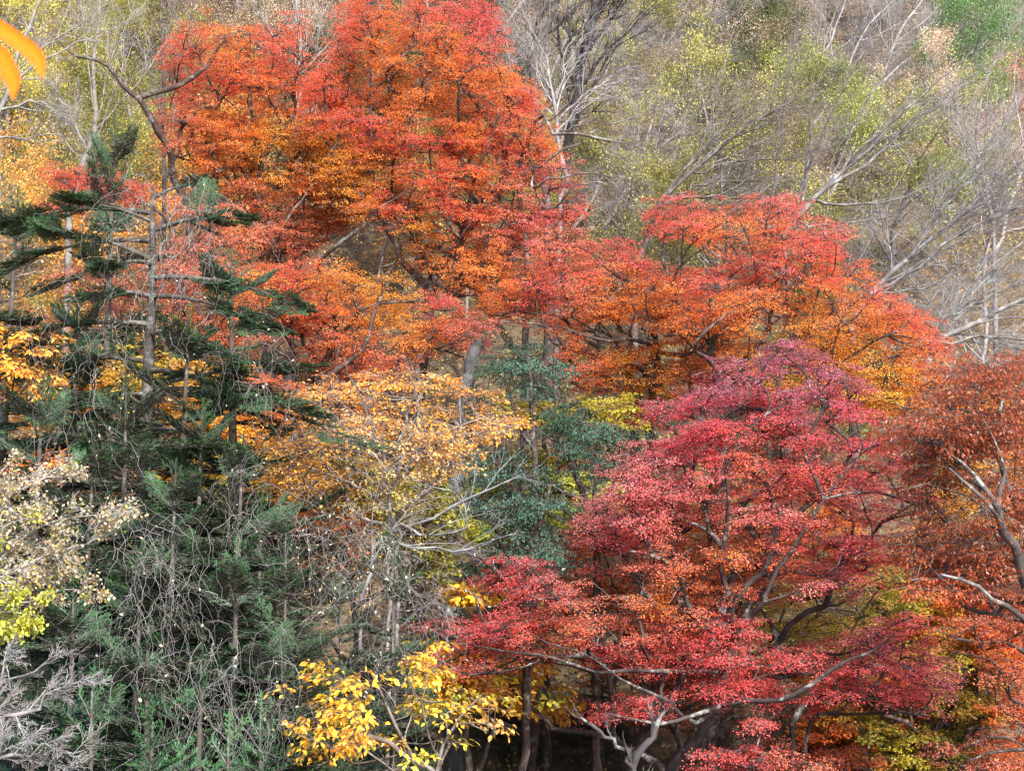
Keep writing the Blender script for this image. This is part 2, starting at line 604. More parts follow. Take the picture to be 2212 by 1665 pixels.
def level(P, Rad, m_, ang, ratio, k=5, trop=(0, 0, .15), t0=.25, wob=.06, rr=.55, lens=None):
    """children of polylines P (n,K,3)"""
    n_, K, _ = P.shape
    t = np.sort(rng.uniform(t0, 1, (n_, m_)), 1)
    t[:, -1] = 1.0
    pos = np.zeros((n_, m_, 3)); tan = np.zeros((n_, m_, 3)); rad = np.zeros((n_, m_))
    f = t * (K - 1); j = np.minimum(f.astype(int), K - 2); fr = (f - j)
    I = np.arange(n_)[:, None]
    a, b_ = P[I, j], P[I, j + 1]
    pos = a + (b_ - a) * fr[..., None]
    tan = nrm(b_ - a)
    rad = Rad[I, j] * (1 - fr) + Rad[I, j + 1] * fr
    L = np.linalg.norm(np.diff(P, axis=1), axis=2).sum(1)[:, None]
    an = rng.uniform(ang[0], ang[1], (n_, m_)); an[:, -1] *= .4
    d = tan * np.cos(an)[..., None] + perp(tan) * np.sin(an)[..., None]
    ln = L * rng.uniform(ratio[0], ratio[1], (n_, m_)) * (1.15 - .55 * t)
    d = d.reshape(-1, 3); pos = pos.reshape(-1, 3); ln = ln.reshape(-1); rad = rad.reshape(-1) * rr
    out = [pos]
    p_ = pos
    for q in range(k - 1):
        d = nrm(d + np.array(trop) * .35 + rng.normal(0, wob * 2, d.shape))
        p_ = p_ + d * (ln / (k - 1))[:, None]
        out.append(p_)
    P2 = np.stack(out, 1)
    R2 = np.linspace(1, .4, k)[None] * rad[:, None]
    return P2, np.maximum(R2, .0025)


def bare_mesh(limbs, levels, sides=(7, 5, 4, 3, 3)):
    """limbs: list of arrays (m,4) xyz r -> trunk MB, twigs MB, end positions"""
    P = np.stack([resample(l, 12) for l in limbs])
    tr, tw = MB(), MB()
    P3, R3 = P[..., :3].copy(), P[..., 3]
    P3[:, 1:-1] += rng.normal(0, .04, P3[:, 1:-1].shape)
    tubes(tr, P3, R3, sides[0])
    allP = []
    for i, lv in enumerate(levels):
        P3, R3 = level(P3, R3, **lv)
        tubes(tr if i == 0 and R3.max() > .03 else tw, P3, R3, sides[min(i + 1, 4)])
        allP.append(P3)
    return tr, tw, allP


# ------------------------------------------------------------------ slope trees (prototypes)
def proto_leafy(H, Wd, nleaf, leaf, seed):
    q4 = 4 if nleaf else 7
    tr0 = np.array([[0, 0, -.8, .09], [rng.normal(0, .1), rng.normal(0, .1), H * .3, .075], [rng.normal(0, .3), rng.normal(0, .3), H * .62, .05], [rng.normal(0, .5), rng.normal(0, .5), H * .9, .03]])
    tr, tw, A = bare_mesh([tr0], [dict(m_=11, ang=(.5, 1.1), ratio=(.38, .62), k=6, t0=.2, rr=.5), dict(m_=8, ang=(.4, .9), ratio=(.4, .6), k=5, rr=.5),
                                  dict(m_=7, ang=(.4, .9), ratio=(.4, .7), k=4, rr=.55), dict(m_=q4, ang=(.4, 1.1), ratio=(.45, .9), k=4, rr=.75, wob=.14)])
    E = A[3].reshape(-1, 3)
    bl = MB()
    if nleaf:
        cidx = rng.integers(0, len(E), nleaf)
        Pn = E[cidx] + rng.normal(0, .13, (nleaf, 3))
        X = rng.normal(0, 1, (nleaf, 3)); X[:, 2] -= .3
        N = rng.normal(0, .6, (nleaf, 3)) + [0, 0, 1]
        # branchwise brightness variation (hue of single boughs)
        g = np.exp(rng.normal(0, .22, (nleaf, 1))) * np.exp(.25 * np.sin(Pn[:, :1] * 1.7 + seed) * np.sin(Pn[:, 2:3] * 1.9 + 2 * seed))
        c = np.clip(g * (1 + rng.normal(0, .08, (nleaf, 3))), .2, 2.2)
        leaves(bl, Pn, X, N, leaf * rng.uniform(.7, 1.3, nleaf), c, KITE)
    return tr, tw, bl


def make_proto(name, H, Wd, nleaf, leaf, seed):
    tr, tw, bl = proto_leafy(H, Wd, nleaf, leaf, seed)
    d = dict(trunk=tr.mesh('trunk', M_GREY, True), twigs=tw.mesh('twigs', M_GREY), H=H)
    d['crown'] = bl.mesh('crown', M_FAR) if nleaf else None
    return d


SLOPE_PROTOS = [make_proto('slope', 7.5, 5, 32000, .08, s) for s in range(4)]
THIN_PROTOS = [make_proto('slope_thin', 8, 5, 17000, .078, 10 + s) for s in range(3)]
BARE_PROTOS = [make_proto('slope_bare', 9, 5, 0, .1, 20 + s) for s in range(3)]

# what colour stands where on the far slope (picture coordinates)
FARC = [(60, 60, 'yolive'), (150, 150, 'gold'), (60, 250, 'yolive'), (180, 300, 'yolive'), (80, 360, 'olive'), (300, 60, 'olive'), (200, 420, 'olive'), (60, 450, 'ochre'), (130, 230, 'moss'),
        (330, 140, 'moss'), (640, 60, 'tan'), (560, 20, 'tan'), (900, 150, 'moss'), (1130, 60, 'tan'), (1380, 60, 'olive'), (1330, 110, 'yolive'), (1480, 130, 'moss'),
        (1500, 40, 'olive'), (1600, 150, 'tan'), (1700, 60, 'olive'), (1770, 40, 'tan'), (1740, 130, 'yolive'), (1860, 60, 'tan'), (1950, 60, 'tan'), (2120, 80, 'green'), (2160, 30, 'green'),
        (2180, 200, 'salmon'), (2050, 230, 'tan'), (1960, 240, 'lime'), (1920, 340, 'lime'), (2120, 300, 'tan'), (2180, 400, 'ochre'), (1850, 300, 'tan'),
        (1400, 340, 'olive'), (1480, 300, 'olive'), (1450, 250, 'tan'), (1300, 400, 'ochre'), (1270, 340, 'rust'), (1350, 460, 'ochre'), (1600, 350, 'olive'),
        (1620, 250, 'moss'), (1700, 280, 'olive'), (1800, 420, 'yolive'), (1950, 450, 'yolive'), (2050, 420, 'tan'), (2100, 550, 'yolive'), (2000, 600, 'ochre'), (1490, 560, 'olive'), (1660, 720, 'olive'),
        (2150, 680, 'ochre'), (850, 560, 'yolive'), (800, 520, 'ochre'), (1300, 720, 'olive'), (1000, 780, 'olive'), (500, 600, 'ochre'), (300, 600, 'olive'), (1100, 1000, 'olive'), (1400, 860, 'olive'),
        (450, 800, 'ochre'), (250, 500, 'olive'), (400, 900, 'ochre'), (700, 900, 'ochre'), (900, 1000, 'yolive'), (1900, 560, 'tan')]
WORD = dict(ochre='ochre-leaved', gold='golden-leaved', olive='olive-leaved', yolive='yellow-olive', lime='lime-leaved', tan='pale tan-leaved', moss='moss-green',
            green='bright green', salmon='salmon-leaved', rust='rust-leaved', bare='bare grey')
ORD = ['leftmost', 'second', 'third', 'fourth', 'fifth', 'sixth', 'seventh', 'eighth', 'ninth', 'tenth', 'eleventh', 'twelfth', 'thirteenth', 'fourteenth', 'fifteenth', 'sixteenth', 'seventeenth', 'eighteenth', 'nineteenth', 'twentieth']


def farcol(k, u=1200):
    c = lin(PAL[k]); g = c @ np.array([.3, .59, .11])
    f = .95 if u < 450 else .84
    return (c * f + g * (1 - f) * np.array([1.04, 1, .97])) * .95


far = []
fu = np.array([[a, b_] for a, b_, c in FARC], float)
Drow = 47.0
row = 0
while Drow < 104:
    half = HF * Drow * 1.08
    sp_ = 3.9 + Drow * .012
    xs = np.arange(-half, half, sp_) + rng.uniform(0, sp_)
    for x_ in xs:
        y_ = Drow + rng.uniform(-2.2, 2.2); xx = x_ + rng.uniform(-1, 1)
        z_ = float(ground(xx, y_))
        u_, v_ = uv(np.array([xx, y_, z_ + 5]))
        if v_ < -170 or u_ < -60 or u_ > 2270: continue
        # covered by the near red crowns
        if 480 < u_ < 1080 and 110 < v_ < 900 and rng.random() < .45: continue
        if 1050 < u_ < 1800 and 640 < v_ and rng.random() < .4: continue
        if u_ < 700 and v_ > 880: continue
        k_ = FARC[int(np.argmin(((fu - [u_, v_]) ** 2).sum(1)))][2]
        bare = rng.random() < (.5 if (u_ > 1050) else .1)
        if k_ in ('green', 'lime'): bare = False
        far.append((xx, y_, z_, u_, v_, 'bare' if bare else k_))
    Drow += 5.2
    row += 1
for y_ in np.arange(50, 95, .5):
    if uv(np.array([HF * y_ * .89, y_, float(ground(HF * y_ * .89, y_)) + 5]))[1] < 125: break
xx = HF * y_ * .89
far = [f for f in far if (f[0] - xx) ** 2 + (f[1] - y_) ** 2 > 30 and not (f[1] < y_ and f[3] > 1980 and f[4] < 200) and f[5] != 'green']
far.append((xx, y_, float(ground(xx, y_)), 2130, 95, 'green'))
bands = [('along the top edge of the slope', -999, 60), ('high on the slope', 60, 260), ('halfway up the slope', 260, 520), ('low on the slope behind maples', 520, 3000)]
count = {}
for bn, lo, hi in bands:
    for k_ in WORD:
        mem = sorted([f for f in far if lo <= f[4] < hi and f[5] == k_], key=lambda f: f[3])
        for i, (xx, y_, z_, u_, v_, kk) in enumerate(mem):
            if len(mem) == 1:
                lab = f'the only {WORD[k_]} tree {bn}'
            else:
                o_ = ORD[min(i, len(ORD) - 1)]
                lab = f'{o_} {WORD[k_]} tree' + ('' if i == 0 else ' from the left') + f' {bn}'
            if k_ == 'bare':
                pr = BARE_PROTOS[rng.integers(3)]
            elif k_ in ('green', 'lime', 'gold') or rng.random() < .45:
                pr = SLOPE_PROTOS[rng.integers(4)]
            else:
                pr = THIN_PROTOS[rng.integers(3)]
            nm = 'bare_tree' if k_ == 'bare' else 'broadleaf_tree'
            r_ = empty(nm, (xx, y_, z_ - .2), lab, 'tree', 'bare trees on the far slope' if k_ == 'bare' else 'leafy trees on the far slope')
            r_.rotation_euler = (rng.normal(0, .1), rng.normal(0, .1), rng.uniform(0, 6.28))
            if k_ == 'bare':
                r_.rotation_mode = 'ZYX'
                if u_ > 1050: r_.rotation_euler[1] = rng.uniform(.2, .65)
            s_ = rng.uniform(.85, 1.2) if k_ != 'green' else 1.15
            r_.scale = (s_, s_, s_ * rng.uniform(.9, 1.1))
            g_ = rng.uniform(.75, 1.15)
            bc = np.array([.2, .185, .19]) * g_ * (1.25 if k_ == 'bare' else .8)
            for part in ('trunk', 'twigs', 'crown'):
                if pr[part] is None: continue
                o = bpy.data.objects.new(part, pr[part]); COL.objects.link(o); o.parent = r_
                if part == 'crown':
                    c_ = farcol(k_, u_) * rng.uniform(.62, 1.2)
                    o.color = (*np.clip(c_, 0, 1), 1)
                else:
                    o.color = (*bc, 1)
print('far trees', len(far), max(len([1]) for _ in [0]))
nU = 330000
ty = 30 + 85 * rng.random(nU) ** .8
cx = rng.uniform(-1, 1, nU) * HF * ty * 1.15
# grouped in low bushes
bc_ = rng.integers(0, 5200, nU)
by = 30 + 85 * rng.random(5200) ** .8; bx = rng.uniform(-1, 1, 5200) * HF * by * 1.15; bh = rng.uniform(.3, 2.0, 5200)
off_ = nrm(rng.normal(0, 1, (nU, 3))) * rng.random((nU, 1)) ** .4
px_ = bx[bc_] + off_[:, 0] * 1.1; py_ = by[bc_] + off_[:, 1] * 1.1
P_ = np.stack([px_, py_, ground(px_, py_) + bh[bc_] * (.5 + .5 * off_[:, 2])], -1)
bu = uv(np.stack([bx, by, ground(bx, by) + 1], -1)) + rng.normal(0, 60, (5200, 2))
bk = np.argmin(((bu[:, None] - fu[None]) ** 2).sum(-1), 1)
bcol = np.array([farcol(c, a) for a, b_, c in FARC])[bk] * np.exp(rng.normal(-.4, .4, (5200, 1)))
b = MB()
X_ = rng.normal(0, 1, (nU, 3)); X_[:, 2] -= .3
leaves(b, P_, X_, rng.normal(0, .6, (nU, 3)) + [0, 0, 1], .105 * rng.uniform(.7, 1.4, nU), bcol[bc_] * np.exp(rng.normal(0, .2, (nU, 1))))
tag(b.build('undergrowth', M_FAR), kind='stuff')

# ------------------------------------------------------------------ the maples
hero_tree('maple_tree', 'tall scarlet-orange maple at upper left with a dark forked trunk', 'maple', 43,
          [[(385, 75), (440, 45), (520, 60), (590, 50), (640, 20), (665, 30), (690, 90), (740, 170), (780, 260), (790, 360), (780, 470), (700, 520), (640, 560), (570, 560), (500, 520), (470, 450), (440, 400), (415, 340), (360, 320), (335, 270), (345, 225), (370, 205), (395, 170), (360, 150), (370, 110)]],
          [(430, 110, 'scarlet'), (600, 60, 'scarlet'), (600, 130, 'scarlet'), (480, 100, 'orange'), (380, 200, 'scarlet'), (560, 230, 'orange'), (620, 290, 'amber'), (700, 330, 'amber'), (500, 200, 'scarlet'),
           (450, 260, 'orange'), (400, 270, 'salmon'), (500, 320, 'orange'), (680, 250, 'scarlet'), (750, 300, 'orange'), (530, 400, 'salmon'), (600, 460, 'salmon'), (560, 360, 'amber'), (700, 440, 'rust'), (650, 400, 'orange'), (470, 400, 'orange'), (620, 520, 'salmon')],
          [[(445, 800, 0, .26), (420, 560, -.5, .22), (400, 450, -1, .19), (372, 350, -1.6, .17), (330, 262, -2.2, .16), (300, 213, -2.3, .15)],
           [(300, 213, -2.3, .14), (345, 197, -2.3, .13), (400, 180, -2.3, .12), (440, 148, -2.3, .1), (474, 98, -2.2, .06)],
           [(300, 213, -2.3, .12), (265, 182, -2.3, .1), (228, 148, -2.2, .08), (150, 112, -2, .05), (92, 66, -2, .03)],
           [(445, 700, 0, .2), (560, 560, .3, .16), (552, 420, .3, .15), (578, 322, 0, .12), (640, 240, 0, .08)],
           [(555, 600, -1, .1), (608, 505, -2.2, .08), (648, 440, -2.2, .055), (690, 372, -2.2, .03)]],
          holes=[(665, 110, 50), (400, 330, 25), (590, 330, 22), (500, 380, 18), (730, 150, 20)], T=2.2, group='red and orange maples')

hero_tree('maple_tree', 'largest orange-red maple, filling the upper middle beside the gnarled bare branches', 'maple', 42,
          [[(735, 10), (760, -20), (1060, -20), (1085, 70), (1075, 120), (1110, 170), (1150, 205), (1150, 255), (1200, 300), (1205, 345), (1240, 395), (1262, 440), (1240, 470), (1190, 480), (1180, 540), (1120, 560), (1080, 620), (1000, 640), (930, 600), (880, 560), (900, 520), (850, 470), (760, 480), (700, 440), (690, 340), (650, 250), (660, 180), (720, 120), (730, 60)]],
          [(760, 60, 'scarlet'), (900, 20, 'scarlet'), (980, 40, 'crimson'), (1040, 80, 'crimson'), (820, 90, 'orange'), (960, 90, 'orange'), (820, 180, 'orange'), (870, 250, 'orange'), (800, 270, 'crimson'), (720, 220, 'scarlet'),
           (930, 210, 'orange'), (1080, 180, 'orange'), (1080, 240, 'salmon'), (1130, 240, 'scarlet'), (900, 300, 'crimson'), (1000, 300, 'orange'), (1100, 325, 'crimson'), (990, 340, 'scarlet'), (790, 390, 'amber'), (880, 380, 'orange'), (1100, 390, 'salmon'), (1190, 390, 'pink'),
           (1220, 430, 'scarlet'), (1150, 430, 'pink'), (950, 400, 'scarlet'), (850, 430, 'scarlet'), (1000, 470, 'scarlet'), (900, 490, 'amber'), (950, 560, 'orange'), (1030, 560, 'orange'), (1080, 500, 'salmon'), (720, 330, 'amber'), (1150, 500, 'pink'), (1030, 400, 'orange'), (1150, 300, 'orange')],
          [[(905, 860, 0, .3), (925, 700, 0, .26), (932, 610, 0, .24), (1010, 500, .3, .2), (1085, 400, .6, .16), (1080, 300, .5, .13), (1000, 190, 0, .1), (950, 60, 0, .05)],
           [(925, 640, 0, .18), (850, 520, 0, .15), (800, 400, 0, .12), (800, 250, 0, .09), (800, 110, 0, .05)],
           [(800, 620, -1, .12), (690, 580, -1.5, .1), (725, 538, -2.2, .1), (770, 498, -2.3, .085), (812, 458, -2.3, .06), (870, 420, -2.2, .03)],
           [(1000, 500, -.5, .09), (1023, 375, -2, .06), (1050, 330, -2.2, .04)]],
          holes=[(1010, 100, 0), (895, 110, 24), (990, 65, 0), (1080, 480, 25, .6), (1010, 430, 22), (880, 205, 15), (960, 480, 22)], T=2.4, group='red and orange maples')

hero_tree('maple_tree', 'orange and amber maple below the tall one, above the yellow shrub', 'maple', 39,
          [[(560, 570), (640, 550), (700, 560), (760, 590), (850, 590), (920, 640), (1000, 640), (1050, 690), (1060, 740), (1010, 770), (950, 760), (900, 770), (870, 820), (800, 850), (730, 830), (690, 790), (640, 770), (600, 700), (570, 640)],
           [(470, 560), (560, 570), (600, 700), (560, 740), (500, 700), (460, 620)]],
          [(620, 600, 'scarlet'), (660, 590, 'scarlet'), (690, 620, 'amber'), (740, 660, 'orange'), (800, 610, 'amber'), (850, 640, 'amber'), (740, 720, 'orange'), (700, 680, 'scarlet'), (700, 760, 'salmon'), (860, 700, 'amber'), (860, 790, 'salmon'),
           (800, 770, 'salmon'), (960, 650, 'crimson'), (1000, 700, 'salmon'), (1040, 740, 'pink'), (920, 720, 'orange'), (600, 660, 'rust'), (520, 640, 'orange'), (780, 820, 'rust'), (490, 600, 'ochre')],
          [[(640, 1000, 0, .24), (655, 860, 0, .2), (690, 790, -.6, .14), (735, 720, -1, .1)],
           [(668, 860, -1, .14), (700, 830, -2.2, .13), (745, 788, -2.2, .12), (790, 742, -2.2, .1), (808, 690, -2.2, .075), (825, 640, -2, .045)],
           [(720, 830, -2, .06), (725, 790, -2.2, .05), (738, 740, -2.2, .04)]],
          holes=[(790, 545, 30), (770, 660, 14), (660, 740, 14), (820, 745, 22)], T=2.2, group='red and orange maples')

hero_tree('maple_tree', 'orange maple in the middle, its low boughs above the blue-green conifers', 'maple', 40,
          [[(1010, 610), (1080, 600), (1150, 560), (1180, 490), (1290, 500), (1380, 540), (1410, 570), (1420, 620), (1500, 640), (1560, 700), (1600, 790), (1540, 830), (1480, 870), (1400, 870), (1350, 830), (1250, 840), (1150, 830), (1180, 790), (1230, 770), (1190, 700), (1120, 690), (1060, 700)],
           [(1100, 890), (1150, 870), (1180, 890), (1190, 930), (1130, 930)], [(1330, 890), (1380, 880), (1430, 900), (1400, 930), (1340, 930)], [(1180, 960), (1260, 950), (1270, 1000), (1210, 1010)]],
          [(1040, 630, 'orange'), (1100, 610, 'orange'), (1160, 640, 'crimson'), (1130, 650, 'scarlet'), (1250, 580, 'scarlet'), (1220, 530, 'salmon'), (1320, 530, 'crimson'), (1380, 560, 'crimson'), (1350, 590, 'orange'), (1260, 620, 'salmon'), (1300, 660, 'orange'), (1160, 720, 'orange'),
           (1400, 680, 'orange'), (1470, 650, 'salmon'), (1300, 760, 'orange'), (1200, 815, 'scarlet'), (1260, 800, 'scarlet'), (1350, 800, 'amber'), (1450, 780, 'orange'), (1500, 750, 'orange'), (1420, 850, 'amber'), (1550, 760, 'orange'), (1520, 830, 'scarlet'), (1150, 900, 'scarlet'), (1380, 900, 'scarlet'), (1220, 980, 'orange')],
          [[(1400, 980, 0, .22), (1403, 880, 0, .19), (1420, 760, 0, .15), (1380, 640, 0, .11), (1300, 560, 0, .06)],
           [(1410, 820, 0, .1), (1330, 780, -1.5, .08), (1230, 800, -1.8, .04)],
           [(1410, 750, -1, .1), (1300, 730, -2, .07), (1230, 715, -2.2, .04), (1160, 700, -2.2, .03)],
           [(1410, 760, 0, .1), (1500, 760, -2, .08), (1570, 690, -2.3, .05)]],
          holes=[(1330, 722, 90, .35), (1430, 715, 60, .3), (1420, 770, 24, .5), (1280, 660, 14)], T=2.2, group='red and orange maples')

hero_tree('maple_tree', 'broad orange maple at right with scarlet top and amber underside', 'maple', 37,
          [[(1390, 440), (1450, 430), (1530, 420), (1600, 440), (1690, 405), (1720, 420), (1730, 460), (1830, 480), (1810, 520), (1800, 560), (1860, 570), (1930, 640), (1990, 680), (2040, 740), (2050, 790), (2000, 850), (1960, 900), (1850, 900), (1750, 870), (1650, 830), (1560, 800), (1500, 740), (1400, 700), (1350, 650), (1400, 600), (1480, 580), (1560, 560), (1520, 530), (1440, 520), (1400, 480)]],
          [(1410, 460, 'crimson'), (1440, 500, 'scarlet'), (1500, 450, 'crimson'), (1800, 500, 'crimson'), (1840, 490, 'crimson'), (1900, 620, 'crimson'), (1980, 690, 'scarlet'), (1600, 460, 'scarlet'), (1700, 430, 'pink'), (1700, 470, 'scarlet'), (1720, 530, 'scarlet'), (1560, 500, 'orange'), (1640, 510, 'orange'),
           (1560, 590, 'crimson'), (1680, 590, 'crimson'), (1740, 600, 'scarlet'), (1620, 560, 'scarlet'), (1500, 640, 'scarlet'), (1420, 630, 'orange'), (1800, 590, 'scarlet'), (1840, 620, 'orange'), (1650, 640, 'orange'), (1560, 660, 'orange'), (1760, 650, 'orange'), (1800, 700, 'orange'), (1880, 690, 'orange'), (1940, 740, 'orange'), (2020, 760, 'scarlet'),
           (1700, 740, 'amber'), (1770, 770, 'amber'), (1870, 780, 'amber'), (1930, 830, 'gold'), (1820, 850, 'amber'), (1900, 870, 'amber'), (1990, 800, 'orange'), (1700, 800, 'gold'), (1450, 680, 'orange'), (1970, 880, 'orange')],
          [[(1560, 1000, 0, .27), (1560, 860, 0, .23), (1535, 750, -.5, .18), (1575, 690, -1, .12), (1640, 600, 0, .08), (1600, 480, 0, .04)],
           [(1550, 800, -1, .12), (1500, 748, -2.2, .08), (1545, 702, -2.3, .07), (1590, 672, -2.2, .045)],
           [(1560, 860, 0, .16), (1700, 760, 0, .13), (1830, 700, 0, .1), (1950, 740, 0, .05)],
           [(1610, 700, 0, .11), (1740, 580, 0, .08), (1790, 520, 0, .04)],
           [(1550, 780, -.5, .12), (1450, 620, 0, .08), (1430, 480, 0, .04)]],
          holes=[(1490, 545, 55, .5), (1660, 700, 48, .6), (1540, 800, 10), (1800, 690, 12), (1730, 690, 12), (1770, 700, 10), (1590, 610, 10)], T=2.3, group='red and orange maples')

hero_tree('maple_tree', 'low flat bough of vivid red maple left of the fir trunk', 'maple', 38,
          [[(100, 350), (170, 355), (240, 375), (300, 395), (330, 430), (290, 440), (230, 430), (170, 420), (130, 390)], [(100, 440), (150, 425), (170, 450), (120, 470)]],
          [(150, 370, 'scarlet'), (220, 400, 'crimson'), (300, 420, 'scarlet'), (130, 450, 'scarlet')],
          [[(395, 800, 0, .14), (390, 600, 0, .12), (370, 500, 0, .1), (330, 440, 0, .07), (240, 410, 0, .04)]], T=1.0, clump=.7, group='red and orange maples', layers=2.2)

hero_tree('maple_tree', 'faded salmon maple seen through the vines behind the fir trunk', 'maple', 36,
          [[(80, 600), (200, 560), (330, 540), (450, 470), (560, 520), (600, 640), (560, 760), (430, 760), (300, 760), (250, 700), (150, 760), (50, 740), (60, 660)], [(380, 380), (460, 380), (520, 470), (440, 500), (380, 470)]],
          [(150, 620, 'salmon'), (100, 700, 'salmon'), (260, 620, 'salmon'), (400, 620, 'salmon'), (300, 720, 'rust'), (500, 560, 'salmon'), (450, 700, 'rust'), (550, 700, 'salmon'), (430, 430, 'salmon'), (540, 620, 'amber')],
          [[(340, 900, 0, .14), (350, 760, 0, .12), (340, 640, 0, .09), (400, 560, 0, .05)]], T=1.5, group='red and orange maples', layers=1.0, per=9)

# crimson maple, nearest
hero_tree('maple_tree', 'crimson maple with plum-tinted top and pale lichened limbs, nearest at lower right', 'maple', 30,
          [[(1570, 770), (1650, 720), (1740, 750), (1850, 790), (1860, 880), (1930, 940), (1990, 1010), (2000, 1100), (1930, 1130), (1900, 1200), (1930, 1240), (1850, 1290), (1650, 1300), (1500, 1300), (1400, 1250), (1250, 1290), (1150, 1290), (1060, 1190), (1080, 1170), (1150, 1200), (1240, 1170), (1240, 1100), (1350, 1060), (1320, 980), (1350, 960), (1400, 870), (1480, 850), (1540, 810)],
           [(1010, 1230), (1100, 1220), (1300, 1270), (1500, 1300), (1650, 1320), (1560, 1420), (1650, 1480), (1550, 1510), (1450, 1450), (1330, 1430), (1230, 1400), (1100, 1440), (1010, 1480), (960, 1450), (870, 1430), (880, 1410), (960, 1390), (940, 1310), (1000, 1320), (1060, 1350), (1100, 1320), (1040, 1270)],
           [(1580, 1400), (1700, 1370), (1810, 1400), (1860, 1340), (1930, 1330), (1990, 1310), (1990, 1370), (2010, 1420), (2090, 1490), (2050, 1530), (1950, 1530), (1850, 1490), (1780, 1530), (1690, 1570), (1600, 1540), (1560, 1480)],
           [(1250, 1540), (1300, 1510), (1400, 1480), (1500, 1500), (1500, 1540), (1400, 1550), (1280, 1560), (1190, 1565)],
           [(1480, 1650), (1560, 1600), (1650, 1570), (1760, 1620), (1800, 1680), (1500, 1690)]],
          [(1700, 750, 'plum'), (1650, 780, 'plum'), (1590, 800, 'plum'), (1830, 790, 'plum'), (1770, 810, 'plum'), (1560, 850, 'plum'), (1750, 860, 'plum'), (1640, 860, 'wine'), (1500, 890, 'wine'), (1600, 920, 'crimson'), (1480, 940, 'wine'), (1700, 950, 'crimson'), (1820, 910, 'wine'), (1880, 960, 'wine'),
           (1750, 1010, 'crimson'), (1850, 1010, 'crimson'), (1700, 1080, 'pink'), (1850, 1080, 'pink'), (1370, 1000, 'pink'), (1950, 1080, 'pink'), (1450, 1080, 'pink'), (1560, 1040, 'crimson'), (1580, 1120, 'pink'), (1750, 1150, 'crimson'), (1300, 1120, 'pink'), (1350, 1180, 'crimson'), (1450, 1180, 'salmon'),
           (1850, 1200, 'crimson'), (1600, 1200, 'orange'), (1700, 1220, 'salmon'), (1620, 1010, 'salmon'), (1530, 1130, 'salmon'), (1780, 1080, 'salmon'), (1420, 1300, 'orange'), (1800, 1270, 'pink'), (1500, 1250, 'rust'), (1200, 1240, 'pink'), (1100, 1200, 'wine'), (1300, 1260, 'salmon'),
           (1050, 1260, 'crimson'), (1150, 1310, 'crimson'), (1250, 1330, 'salmon'), (980, 1330, 'crimson'), (960, 1400, 'crimson'), (1060, 1380, 'wine'), (900, 1420, 'crimson'), (1050, 1440, 'salmon'), (1200, 1370, 'rust'), (1350, 1350, 'salmon'), (1400, 1400, 'crimson'), (1300, 1430, 'crimson'), (1500, 1420, 'crimson'),
           (1600, 1370, 'crimson'), (1550, 1470, 'crimson'), (1700, 1430, 'crimson'), (1850, 1380, 'pink'), (1950, 1350, 'crimson'), (1800, 1470, 'crimson'), (1950, 1490, 'crimson'), (2050, 1500, 'pink'), (1650, 1530, 'crimson'), (1400, 1520, 'crimson'), (1600, 1620, 'crimson'), (1720, 1640, 'salmon')],
          [[(1445, 1690, .6, .3), (1512, 1590, .4, .27), (1560, 1480, 0, .24), (1585, 1370, -.6, .22), (1585, 1320, -1, .17), (1620, 1260, -1.2, .13), (1665, 1185, -1.4, .1), (1690, 1120, -1.2, .07), (1640, 1020, -.6, .05), (1600, 900, 0, .03)],
           [(1585, 1350, -.8, .15), (1490, 1330, -1.0, .13), (1470, 1240, -1.3, .1), (1425, 1205, -1.4, .08), (1360, 1190, -1.3, .05)],
           [(1590, 1320, -1, .12), (1560, 1240, -.8, .1), (1575, 1100, -1.2, .08), (1570, 1020, -1.6, .06), (1620, 930, -1.6, .045), (1700, 870, -1.5, .03)],
           [(1572, 1010, -1.6, .05), (1560, 960, -1.6, .04), (1500, 900, -1.5, .025)],
           [(1600, 1340, -.8, .14), (1650, 1290, -1.5, .1), (1720, 1180, -1.5, .08), (1790, 1060, -1.5, .05), (1850, 990, -1.5, .03)],
           [(1560, 1530, -1, .12), (1720, 1500, -1.7, .1), (1790, 1450, -1.8, .085), (1860, 1420, -1.8, .06), (1930, 1370, -1.7, .03)],
           [(1500, 1560, -1, .1), (1420, 1500, -1.6, .07), (1350, 1470, -1.7, .05), (1240, 1400, -1.6, .035), (1150, 1370, -1.5, .025)],
           [(1560, 1450, -.6, .1), (1300, 1440, -1.4, .07), (1080, 1400, -1.4, .04), (960, 1380, -1.3, .02)],
           [(1540, 1540, -1.5, .09), (1440, 1550, -1.9, .07), (1390, 1555, -1.9, .05), (1310, 1540, -1.8, .03)],
           [(1480, 1640, 0, .1), (1600, 1620, -.5, .05), (1700, 1640, -.5, .03)]],
          holes=[(1700, 810, 30), (1630, 745, 22), (1760, 880, 34, .6), (1590, 880, 26, .6), (1450, 865, 24), (1830, 850, 26, .6), (1600, 1300, 30, .8), (1480, 1290, 20), (1770, 1310, 50, .4), (1690, 1560, 14), (1520, 1085, 26, .5), (1650, 1190, 18), (1180, 1270, 20, .5), (1330, 1300, 16, .6), (1910, 1040, 16), (1460, 1130, 14)], T=1.9, leaf=.041, spray=.47, clump=.7, per=12,
          layers=1.45, dens=1.9, gap=.34, edge=30, limbk=.48, ldz=-.3, bark=(.05, .038, .036), barkmat=M_GREY, tip=.009, group='red and orange maples', flat=.2)

